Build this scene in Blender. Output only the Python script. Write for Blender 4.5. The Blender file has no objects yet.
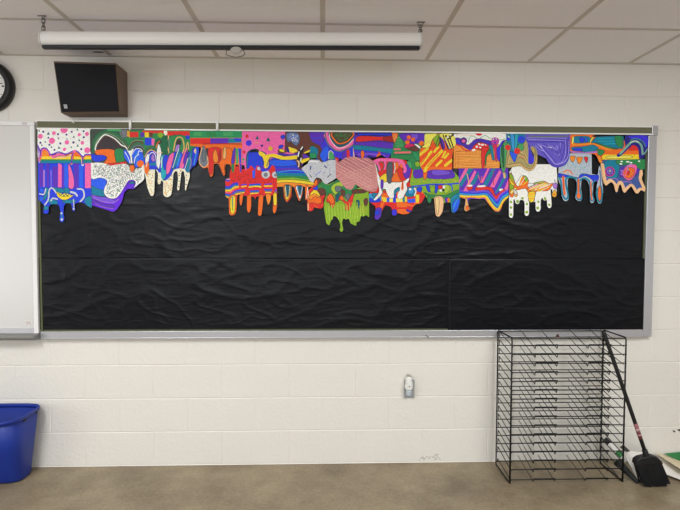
import bpy, math, random
import numpy as np
from mathutils import Vector, Matrix
from mathutils.geometry import delaunay_2d_cdt
from mathutils import noise as mnoise

# ------------------------------------------------------------ camera, world, light, exposure
SC = bpy.context.scene
COL = SC.collection
FPX = 511.0
CX, CY, CZ = 1.62682, -3.07163, 1.39861
YAW, PITCH, ROLL = 0.033307, 0.039592, 0.0029077
def _axes():
    F = Vector((math.sin(YAW)*math.cos(PITCH), math.cos(YAW)*math.cos(PITCH), -math.sin(PITCH)))
    r = Vector((math.cos(YAW), -math.sin(YAW), 0)); u = r.cross(F)
    c, s = math.cos(ROLL), math.sin(ROLL)
    return F, c*r + s*u, c*u - s*r
AF, AR, AU = _axes()
cam_data = bpy.data.cameras.new('camera'); cam = bpy.data.objects.new('camera', cam_data); COL.objects.link(cam)
cam_data.sensor_width = 36.0; cam_data.lens = FPX/680*36; cam_data.clip_start = 0.05
M4 = Matrix((AR, AU, -AF)).transposed().to_4x4(); M4.translation = (CX, CY, CZ); cam.matrix_world = M4
SC.camera = cam

w = bpy.data.worlds.new('world'); SC.world = w; w.use_nodes = True
LW, LN, LF, LB, LS = 0.1, 54, 14, 78, 36      # strengths: ambient, troffers near and far, rear windows, side window
w.node_tree.nodes['Background'].inputs[0].default_value = (0.95, 0.96, 1.0, 1)
w.node_tree.nodes['Background'].inputs[1].default_value = LW
def area(name, loc, target, sx, sy, power, col):
    d = bpy.data.lights.new(name, 'AREA'); d.shape = 'RECTANGLE'; d.size = sx; d.size_y = sy; d.energy = power; d.color = col
    o = bpy.data.objects.new(name, d); COL.objects.link(o); o.location = loc
    o.rotation_euler = (Vector(target)-Vector(loc)).to_track_quat('-Z', 'Y').to_euler(); return o
WARM = (0.97, 0.985, 0.99)
for lx in (0.1, 3.2):
    area('ceiling_troffer_light', (lx, -2.3, 2.42), (lx, -2.3, 0), 0.55, 1.15, LN, WARM)
    area('ceiling_troffer_light', (lx, -4.7, 2.42), (lx, -4.7, 0), 0.55, 1.15, LF, WARM)
area('window_daylight', (-3.0, -3.4, 1.2), (0.6, -0.6, 2.1), 2.2, 1.4, LS, (0.92, 0.955, 1.0))
area('window_daylight', (5.6, -4.0, 1.35), (2.4, 0, 1.0), 2.4, 1.5, 9, (0.78, 0.89, 1.0))
area('window_daylight', (0.8, -6.6, 1.6), (1.2, 0, 1.5), 5.0, 1.3, LB, (0.90, 0.95, 1.0))
SC.view_settings.view_transform = 'Standard'
SC.view_settings.look = 'None'; SC.view_settings.gamma = 1.0; SC.view_settings.use_curve_mapping = False
SC.view_settings.exposure = 0.03

# ------------------------------------------------------------ helpers
def at(px, py, Y):
    """the point of the vertical plane y = Y that the photo shows at (px, py)"""
    d = AF*FPX + AR*(px-340) - AU*(py-255)
    t = (Y-CY)/d.y
    return Vector((CX+t*d.x, Y, CZ+t*d.z))
def lin(c):
    f = lambda v: v/12.92 if v <= 0.04045 else ((v+0.055)/1.055)**2.4
    return tuple(f(x/255.0) for x in c)
MATS = {}
def mat(name, rgb, rough=0.6, metal=0.0, bump=0.0, bscale=200.0, var=0.0, vscale=8.0, spec=0.5, coat=0.0):
    if name in MATS: return MATS[name]
    m = bpy.data.materials.new(name); m.use_nodes = True; nt = m.node_tree; b = nt.nodes['Principled BSDF']
    c = (*lin(rgb), 1)
    b.inputs['Base Color'].default_value = c; b.inputs['Roughness'].default_value = rough; b.inputs['Metallic'].default_value = metal
    b.inputs['Specular IOR Level'].default_value = spec; b.inputs['Coat Weight'].default_value = coat
    tc = nt.nodes.new('ShaderNodeTexCoord')
    if var > 0:
        n = nt.nodes.new('ShaderNodeTexNoise'); n.inputs['Scale'].default_value = vscale; n.inputs['Detail'].default_value = 5
        nt.links.new(tc.outputs['Object'], n.inputs['Vector'])
        mx = nt.nodes.new('ShaderNodeMix'); mx.data_type = 'RGBA'
        mx.inputs['A'].default_value = tuple(v*(1-var) for v in c[:3])+(1,); mx.inputs['B'].default_value = tuple(min(1, v*(1+var)) for v in c[:3])+(1,)
        nt.links.new(n.outputs['Fac'], mx.inputs['Factor']); nt.links.new(mx.outputs['Result'], b.inputs['Base Color'])
    if bump > 0:
        n2 = nt.nodes.new('ShaderNodeTexNoise'); n2.inputs['Scale'].default_value = bscale; n2.inputs['Detail'].default_value = 3
        nt.links.new(tc.outputs['Object'], n2.inputs['Vector'])
        bp = nt.nodes.new('ShaderNodeBump'); bp.inputs['Strength'].default_value = bump; bp.inputs['Distance'].default_value = 0.004
        nt.links.new(n2.outputs['Fac'], bp.inputs['Height']); nt.links.new(bp.outputs['Normal'], b.inputs['Normal'])
    MATS[name] = m; return m

def wloc(o):
    v = Vector((0, 0, 0))
    while o is not None:
        v += o.location; o = o.parent
    return v
class MB:
    """collects shapes in world coordinates and links them as ONE mesh object"""
    def __init__(self): self.v = []; self.f = []; self.mi = []; self.m = 0
    def face(self, idx): self.f.append(tuple(idx)); self.mi.append(self.m)
    def box(self, lo, hi):
        x0, y0, z0 = lo; x1, y1, z1 = hi
        return self.hexa([(x0,y0,z0),(x1,y0,z0),(x1,y1,z0),(x0,y1,z0),(x0,y0,z1),(x1,y0,z1),(x1,y1,z1),(x0,y1,z1)])
    def hexa(self, p):
        n = len(self.v); self.v += [Vector(q) for q in p]
        for q in ((3,2,1,0),(4,5,6,7),(0,1,5,4),(1,2,6,5),(2,3,7,6),(3,0,4,7)): self.face([n+i for i in q])
        return self
    def tube(self, pts, r, n=8, closed=False, caps=True):
        pts = [Vector(p) for p in pts]; N = len(pts)
        rs = r if isinstance(r, (list, tuple)) else [r]*N
        rings = []; prev = None
        for i, p in enumerate(pts):
            a = pts[(i-1) % N] if (closed or i > 0) else p
            b = pts[(i+1) % N] if (closed or i < N-1) else p
            t = ((p-a).normalized()+(b-p).normalized())
            if t.length < 1e-6: t = (b-a) if (b-a).length > 0 else Vector((0,0,1))
            t.normalize()
            if prev is None:
                ref = Vector((0,0,1)) if abs(t.z) < 0.9 else Vector((1,0,0))
                nx = t.cross(ref).normalized()
            else:
                nx = (prev - t*prev.dot(t))
                nx = nx.normalized() if nx.length > 1e-6 else t.cross(Vector((0,0,1))).normalized()
            prev = nx; ny = t.cross(nx)
            st = 1.0
            if (closed or 0 < i < N-1):
                c = (p-a).normalized().dot((b-p).normalized()); st = min(1.35, 1/max(0.3, math.sqrt(max(0.0, (1+c)/2))))
            base = len(self.v)
            for k in range(n):
                an = 2*math.pi*k/n
                self.v.append(p + (nx*math.cos(an)+ny*math.sin(an))*rs[i]*(st if i else 1))
            rings.append(base)
        for i in range(N if closed else N-1):
            a, b = rings[i], rings[(i+1) % N]
            for k in range(n): self.face((a+k, a+(k+1) % n, b+(k+1) % n, b+k))
        if caps and not closed:
            self.face([rings[0]+k for k in range(n)][::-1]); self.face([rings[-1]+k for k in range(n)])
        return self
    def prism(self, pts, y0, y1):
        """outline of (x, z) points, front at y0 (nearer the camera), back at y1"""
        n = len(self.v); N = len(pts)
        self.v += [Vector((x, y0, z)) for x, z in pts] + [Vector((x, y1, z)) for x, z in pts]
        self.face(range(n, n+N)); self.face([n+N+i for i in range(N)][::-1])
        for i in range(N): j = (i+1) % N; self.face((n+i, n+N+i, n+N+j, n+j))
        return self
    def loft(self, rings, cap0=True, cap1=True):
        base = []
        for r in rings: base.append(len(self.v)); self.v += [Vector(p) for p in r]
        N = len(rings[0])
        for a, b in zip(base, base[1:]):
            for k in range(N): self.face((a+k, a+(k+1) % N, b+(k+1) % N, b+k))
        if cap0: self.face([base[0]+k for k in range(N)][::-1])
        if cap1: self.face([base[-1]+k for k in range(N)])
        return self
    def grid(self, nu, nv, fn):
        n = len(self.v)
        for i in range(nu+1):
            for j in range(nv+1): self.v.append(Vector(fn(i/nu, j/nv)))
        for i in range(nu):
            for j in range(nv):
                a = n+i*(nv+1)+j; self.face((a, a+nv+1, a+nv+2, a+1))
        return self
    def build(self, name, m, parent=None, bevel=0.0, smooth=False, seg=2, solid=0.0):
        me = bpy.data.meshes.new(name)
        if parent is None:
            xs = [p.x for p in self.v]; ys = [p.y for p in self.v]; zs = [p.z for p in self.v]
            org = Vector(((min(xs)+max(xs))/2, (min(ys)+max(ys))/2, min(zs)))
        else: org = wloc(parent)
        me.from_pydata([p-org for p in self.v], [], self.f)
        for mm in (m if isinstance(m, (list, tuple)) else [m]): me.materials.append(mm)
        for i, p in enumerate(me.polygons):
            p.material_index = self.mi[i]; p.use_smooth = smooth
        me.update()
        import bmesh
        bm = bmesh.new(); bm.from_mesh(me); bmesh.ops.recalc_face_normals(bm, faces=bm.faces); bm.to_mesh(me); bm.free()
        o = bpy.data.objects.new(name, me); COL.objects.link(o)
        if parent is None: o.location = org
        else: o.parent = parent
        if solid:
            s = o.modifiers.new('thickness', 'SOLIDIFY'); s.thickness = solid; s.offset = 0
        if bevel:
            b = o.modifiers.new('bevel', 'BEVEL'); b.width = bevel; b.segments = seg; b.limit_method = 'ANGLE'; b.angle_limit = 0.6
        return o
def thing(name, label, cat, loc, group=None):
    o = bpy.data.objects.new(name, None); COL.objects.link(o); o.location = loc; o.empty_display_size = 0.05
    return tag(o, label, cat, group)
def tag(o, label, cat, group=None):
    o['label'] = label; o['category'] = cat
    if group: o['group'] = group
    return o
def struct(o): o['kind'] = 'structure'; return o
def arc(c, r, a0, a1, n, plane='xz'):
    out = []
    for i in range(n+1):
        a = a0+(a1-a0)*i/n
        u, v = r*math.cos(a), r*math.sin(a)
        out.append(Vector((c[0]+u, c[1], c[2]+v)) if plane == 'xz' else Vector((c[0], c[1]+u, c[2]+v)))
    return out
# ------------------------------------------------------------ materials
M_WALL = mat('painted_block', (232, 228, 220), 0.55, bump=0.6, bscale=60, var=0.015, vscale=3)
M_CEIL = mat('ceiling_tile', (247, 244, 246), 0.9, bump=0.25, bscale=160, var=0.03, vscale=40)
M_TEE = mat('ceiling_tee', (204, 196, 188), 0.6)
M_ALU = mat('anodised_frame', (190, 190, 194), 0.38, metal=0.55)
M_ALU2 = mat('bright_trim', (246, 245, 240), 0.3)
M_DALU = mat('grey_tray', (150, 149, 146), 0.45, metal=0.4)
M_CORK = mat('olive_tack_strip', (108, 108, 84), 0.85, bump=0.2, bscale=300, var=0.06, vscale=60)
M_CHALK = mat('green_chalkboard', (84, 90, 58), 0.6)
M_WB = mat('white_board_face', (216, 214, 212), 0.22, var=0.01, vscale=2)
M_WBF = mat('white_frame', (236, 235, 235), 0.4)
M_BLKPAPER = None
M_WIRE = mat('black_wire', (10, 10, 11), 0.4)
M_BLACK = mat('black_plastic', (13, 13, 15), 0.5)
M_BLUE = mat('blue_bin_plastic', (10, 45, 142), 0.5, bump=0.05, bscale=300)
M_DARK = mat('dark_hole', (12, 12, 16), 0.7)
M_WHITEP = mat('white_plastic', (236, 236, 232), 0.35)
M_STEEL = mat('steel_plate', (176, 182, 188), 0.35, metal=0.45)
M_WOOD = mat('speaker_wood', (104, 82, 62), 0.5, var=0.15, vscale=30)
M_GRILLE = mat('black_cloth_grille', (17, 17, 24), 0.9, bump=0.2, bscale=500)
M_SCRCASE = mat('screen_case', (234, 232, 228), 0.4)
M_PAPERW = mat('white_card', (248, 245, 240), 0.6)
M_PAPERC = mat('cream_card', (226, 212, 178), 0.6)
M_GREENP = mat('green_print', (52, 130, 72), 0.6)

def floor_mat():
    m = bpy.data.materials.new('polished_concrete'); m.use_nodes = True; nt = m.node_tree; b = nt.nodes['Principled BSDF']
    tc = nt.nodes.new('ShaderNodeTexCoord')
    def nz(scale, detail, rough=0.6):
        n = nt.nodes.new('ShaderNodeTexNoise'); n.inputs['Scale'].default_value = scale; n.inputs['Detail'].default_value = detail; n.inputs['Roughness'].default_value = rough
        nt.links.new(tc.outputs['Object'], n.inputs['Vector']); return n
    n1 = nz(3.2, 8, 0.65); n2 = nz(60, 6); n3 = nz(14, 6)
    r = nt.nodes.new('ShaderNodeValToRGB'); nt.links.new(n1.outputs['Fac'], r.inputs['Fac'])
    r.color_ramp.elements[0].position = 0.33; r.color_ramp.elements[0].color = (*lin((121, 106, 84)), 1)
    r.color_ramp.elements[1].position = 0.68; r.color_ramp.elements[1].color = (*lin((163, 148, 120)), 1)
    mx = nt.nodes.new('ShaderNodeMix'); mx.data_type = 'RGBA'; mx.blend_type = 'MULTIPLY'; mx.inputs['Factor'].default_value = 0.75
    r2 = nt.nodes.new('ShaderNodeValToRGB'); nt.links.new(n2.outputs['Fac'], r2.inputs['Fac'])
    r2.color_ramp.elements[0].position = 0.35; r2.color_ramp.elements[0].color = (0.72, 0.70, 0.66, 1)
    r2.color_ramp.elements[1].position = 0.6; r2.color_ramp.elements[1].color = (1, 1, 1, 1)
    nt.links.new(r.outputs['Color'], mx.inputs['A']); nt.links.new(r2.outputs['Color'], mx.inputs['B'])
    nt.links.new(mx.outputs['Result'], b.inputs['Base Color'])
    mr = nt.nodes.new('ShaderNodeMapRange'); mr.inputs['To Min'].default_value = 0.28; mr.inputs['To Max'].default_value = 0.5
    nt.links.new(n3.outputs['Fac'], mr.inputs['Value']); nt.links.new(mr.outputs['Result'], b.inputs['Roughness'])
    bp = nt.nodes.new('ShaderNodeBump'); bp.inputs['Strength'].default_value = 0.08; bp.inputs['Distance'].default_value = 0.004
    nt.links.new(n3.outputs['Fac'], bp.inputs['Height']); nt.links.new(bp.outputs['Normal'], b.inputs['Normal'])
    return m

# ------------------------------------------------------------ the setting
ZC = 2.436
BLK, CRS, ZJ = 0.4064, 0.2032, 0.005
# block wall: every block is a face with grooved joints round it
wb_ = MB()
gh, gv, dh, dv = 0.0045, 0.0042, 0.0036, 0.0024
XL, XR = -9, 15
for k in range(-1, 12):
    z0, z1 = ZJ+k*CRS, ZJ+(k+1)*CRS
    if k == -1: z0 = -0.02
    if k == 11: z1 = ZC+0.02
    off = 0.0 if (k % 2) else 0.5          # courses 2, 4, ... carry joints at whole modules
    for n in range(XL, XR):
        x0, x1 = (n+off)*BLK, (n+off+1)*BLK
        b0 = len(wb_.v)
        wb_.v += [Vector(p) for p in ((x0, dh, z0), (x1, dh, z0), (x1, dh, z1), (x0, dh, z1),
                 (x0+gv, 0, z0+gh), (x1-gv, 0, z0+gh), (x1-gv, 0, z1-gh), (x0+gv, 0, z1-gh),
                 (x0, dv, z0+gh), (x1, dv, z0+gh), (x1, dv, z1-gh), (x0, dv, z1-gh))]
        for q in ((4,5,6,7), (0,1,5,4), (2,3,7,6), (8,4,7,11), (5,9,10,6), (0,4,8), (1,9,5), (2,6,10), (3,11,7)):
            wb_.face([b0+i for i in q])
xa, xb = (XL)*BLK, (XR+0.5)*BLK
wb_.box((xa, 0.004, -0.02), (xb, 0.12, ZC+0.02))
wall = struct(wb_.build('wall_back', M_WALL))
fl = MB(); fl.box((xa, -8.0, -0.1), (xb, 0.02, 0.0)); struct(fl.build('floor', floor_mat()))
cl = MB(); cl.box((xa, -8.0, ZC), (xb, 0.02, ZC+0.08)); ceiling = struct(cl.build('ceiling', M_CEIL))
tx = [1.0085+0.6147*k for k in range(-6, 8)]
ty = [-0.512, -1.731, -2.95, -4.17, -5.39]
M_SIDE = mat('painted_side_wall', (226, 222, 212), 0.6); M_REAR = mat('painted_rear_wall', (96, 92, 88), 0.7)
WLX, WRX, WRY = -3.4, 5.95, -6.95
struct(MB().box((WLX-0.1, WRY, -0.02), (WLX, -0.001, ZC+0.02)).build('wall_left', M_SIDE))
struct(MB().box((WRX, WRY, -0.02), (WRX+0.1, -0.001, ZC+0.02)).build('wall_right', M_SIDE))
struct(MB().box((WLX-0.1, WRY-0.1, -0.02), (WRX+0.1, WRY, ZC+0.02)).build('wall_rear', M_REAR))
te = MB()
for x in tx: te.box((x-0.012, -6.9, ZC-0.0016), (x+0.012, -0.022, ZC+0.001))
for y in ty: te.box((-3.39, y-0.012, ZC-0.0012), (5.94, y+0.012, ZC+0.001))
te.box((xa+0.01, -0.022, ZC-0.004), (xb-0.01, 0.0, ZC+0.001))
o = te.build('trim_1', M_TEE, ceiling); o['kind'] = 'structure'
hl = MB()
p_ = (0.345, -0.07)
hl.v += [Vector((p_[0]+0.035*math.cos(a*0.5236), p_[1]+0.011*math.sin(a*0.5236), ZC-0.0006)) for a in range(12)]; hl.face(range(12))
o = hl.build('ceiling_hole', M_DARK, ceiling); o['kind'] = 'structure'
# pencil scribble and scuffs on the wall
M_PENCIL = mat('pencil_mark', (150, 146, 142), 0.7); M_SCUFF = mat('dark_scuff', (60, 56, 54), 0.7)
sb = MB()
def stroke(mb, pts, Y, r):
    P = [at(x, y, Y) for x, y in pts]
    for a, b in zip(P, P[1:]):
        d = (b-a).normalized(); nrm = Vector((-d.z, 0, d.x))*r
        n = len(mb.v); mb.v += [a-nrm, b-nrm, b+nrm, a+nrm]; mb.face((n, n+1, n+2, n+3))
for s in ("419,461 422,457 424,460 427,456 429,459 431,456", "432,458 435,455 438,454 436,456 441,460", "423,456 423,458 425,459", "433,457 437,459 434,460"):
    stroke(sb, [tuple(map(float, q.split(','))) for q in s.split()], -0.0007, 0.0011)
o = sb.build('pencil_scribble', M_PENCIL, wall); o['kind'] = 'structure'
sc = MB()
for pts in ([(672.5, 430), (675, 430.8), (675.6, 432.2), (673.5, 432.4)], [(677, 429.6), (680, 429), (682, 431), (678.5, 431.2)]):
    sc.prism([(at(x, y, -0.0005).x, at(x, y, -0.0005).z) for x, y in pts], -0.0008, -0.0002)
o = sc.build('scuff_mark', M_SCUFF, wall); o['kind'] = 'structure'

# ------------------------------------------------------------ chalkboard with its frame
YB = -0.036                                            # front of the frame
def bx(mb, ax, ay, bx_, by, Yf, Yb):
    """box whose front face spans photo corners a and b on the plane Yf"""
    a = at(ax, ay, Yf); b = at(bx_, by, Yf)
    mb.box((min(a.x, b.x), Yf, min(a.z, b.z)), (max(a.x, b.x), Yb, max(a.z, b.z)))
    return mb
zt = at(345, 122.9, YB).z; zb = at(345, 337.9, YB).z
xr = at(654.6, 230, YB).x; xl = at(38.2, 230, YB).x
CB = thing('chalkboard', 'long green chalkboard in a grey metal frame, covered with black paper', 'chalkboard', ((xl+xr)/2, 0, zb))
MB().box((xl+0.01, -0.022, zb+0.02), (xr-0.02, -0.001, zt-0.02)).build('panel', M_CHALK, CB)
zr = at(345, 132.0, YB).z
rail = MB().box((xl, YB, zt-0.008), (xr, -0.001, zt)).box((xl, YB, zr), (xr, -0.001, zr+0.0085)).box((xl, YB+0.006, zr+0.004), (xr, -0.001, zt-0.004)).build('top_rail', M_ALU2, CB, bevel=0.001)
MB().box((xl+0.005, YB+0.001, zr+0.0085), (xr-0.03, YB+0.0065, zt-0.008)).build('tack_strip', M_CORK, rail)
MB().box((xr-0.033, YB-0.004, zr-0.004), (xr+0.004, -0.001, zt+0.002)).build('corner_cap', M_ALU, CB, bevel=0.003)
MB().box((xr-0.052, YB, zb), (xr, -0.001, zr-0.002)).build('right_rail', M_ALU, CB, bevel=0.003)
zbt = at(345, 330.6, YB).z
brail = MB().box((xl, YB, zb), (xr-0.0525, -0.001, zbt)).box((xl, YB-0.003, zb-0.001), (xr-0.0525, -0.001, zb+0.006)).build('bottom_rail', M_ALU, CB, bevel=0.002)
MB().box((xl, YB+0.004, zbt+0.001), (xl+0.012, -0.001, zr-0.002)).build('left_rail', M_CHALK, CB, bevel=0.002)
sp = MB()
for s in ("450,331.6 451,333 452.2,331.6", "454,333 454.6,331.5 456,333", "459,331.5 459,333.2", "461,333 462,331.4 463,333", "467,331.6 468,333.4", "470,332.8 472,331.6", "475,331.5 476.5,333 478,331.6"):
    stroke(sp, [tuple(map(float, q.split(','))) for q in s.split()], YB-0.0006, 0.0008)
sp.build('pencil_writing', M_PENCIL, brail)
sp = MB(); stroke(sp, [(425.5, 335), (427.5, 336.6), (429, 338)], YB-0.0038, 0.002); sp.build('scratch', M_SCUFF, brail)
# paper holders clipped on the top rail
for px, lab in ((130.3, 'small white map clip on the board rail just right of the loudspeaker'), (217.3, 'small white map clip on the board rail above the green striped drawing')):
    a = at(px, 122, YB-0.004)
    c = MB().box((a.x-0.007, YB-0.010, zr+0.001), (a.x+0.007, YB-0.0015, zt+0.003)).box((a.x-0.0075, YB-0.008, zt), (a.x+0.0075, -0.004, zt+0.004))
    c.tube([(a.x, YB-0.009, zr+0.018), (a.x+0.002, YB-0.016, zr+0.006), (a.x+0.003, YB-0.018, zr+0.001), (a.x+0.003, YB-0.013, zr-0.002)], 0.0032, 8)
    tag(c.build('map_clip', M_WHITEP, bevel=0.001), lab, 'clip', 'map clips on the board rail')
a = at(72.6, 122.3, YB-0.004)
c = MB().box((a.x-0.004, YB-0.007, zt-0.014), (a.x+0.004, YB-0.0005, zt-0.002)).tube([(a.x, YB-0.005, zt-0.006), (a.x+0.01, YB-0.006, zt-0.02)], 0.0022, 6)
tag(c.build('rail_hook', M_WHITEP, bevel=0.001), 'tiny white hook on the rail below the loudspeaker', 'hook')

# ------------------------------------------------------------ whiteboard
YW = -0.046
wx1 = at(36.2, 230, YW).x; wz1 = at(20, 121.2, YW).z; wz0 = at(20, 333.6, YW).z; wx0 = wx1-2.4
WB = thing('whiteboard', 'plain whiteboard in a pale frame at the left edge', 'whiteboard', (wx1-1.2, 0, wz0))
MB().box((wx0+0.01, YW+0.010, wz0+0.01), (wx1-0.01, -0.001, wz1-0.01)).build('panel', M_WB, WB)
fw = 0.026
MB().box((wx0, YW, wz1-0.024), (wx1, -0.001, wz1)).build('top_frame', M_WBF, WB, bevel=0.003)
MB().box((wx1-fw, YW, wz0), (wx1, -0.001, wz1-0.0245)).build('side_frame', M_WBF, WB, bevel=0.003)
MB().box((wx0, YW, wz0), (wx0+fw, -0.001, wz1-0.0245)).build('side_frame', M_WBF, WB, bevel=0.003)
MB().box((wx0+fw, YW, wz0), (wx1-fw-0.0005, -0.001, wz0+0.030)).build('bottom_frame', mat('grey_frame', (196, 195, 198), 0.4, metal=0.3), WB, bevel=0.002)
a = at(24.2, 123.4, YW-0.001); MB().box((a.x-0.014, YW-0.0012, a.z-0.007), (a.x+0.016, YW+0.001, a.z+0.007)).build('frame_label', mat('pale_label', (206, 200, 200), 0.5), WB)
a = at(28.3, 323.2, YW+0.009)
lb = MB().box((a.x-0.019, YW+0.0092, a.z-0.017), (a.x+0.019, YW+0.0103, a.z+0.016)).build('sticker', mat('sticker_paper', (222, 218, 214), 0.5), WB)
ms = MB()
rnd = random.Random(5)
for r_ in range(5):
    for c_ in range(5):
        if rnd.random() < 0.75: ms.box((a.x-0.016+c_*0.0066, YW+0.0086, a.z-0.013+r_*0.0055), (a.x-0.0115+c_*0.0066, YW+0.0093, a.z-0.0100+r_*0.0055))
ms.build('sticker_print', mat('faded_print', (158, 140, 136), 0.6), lb)
tz1 = wz0-0.0005; tz0 = at(20, 341.2, -0.085).z
tr = MB()
prof = [(-0.001, tz1), (-0.046, tz1), (-0.085, tz1-0.006), (-0.092, tz1-0.001), (-0.096, tz1-0.004), (-0.094, tz0+0.018), (-0.080, tz0+0.004), (-0.040, tz0), (-0.001, tz0)]
tr.loft([[(wx0, y, z) for y, z in prof], [(wx1-0.008, y, z) for y, z in prof]])
tray = tr.build('marker_tray', M_DALU, WB, bevel=0.001)
ec = MB().loft([[(wx1-0.0075, y*1.03-0.001, z) for y, z in prof], [(wx1+0.004, y*1.03-0.001, z) for y, z in prof]])
ec.build('tray_end_cap', mat('tray_cap', (138, 138, 138), 0.4, metal=0.3), tray, bevel=0.002)
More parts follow.
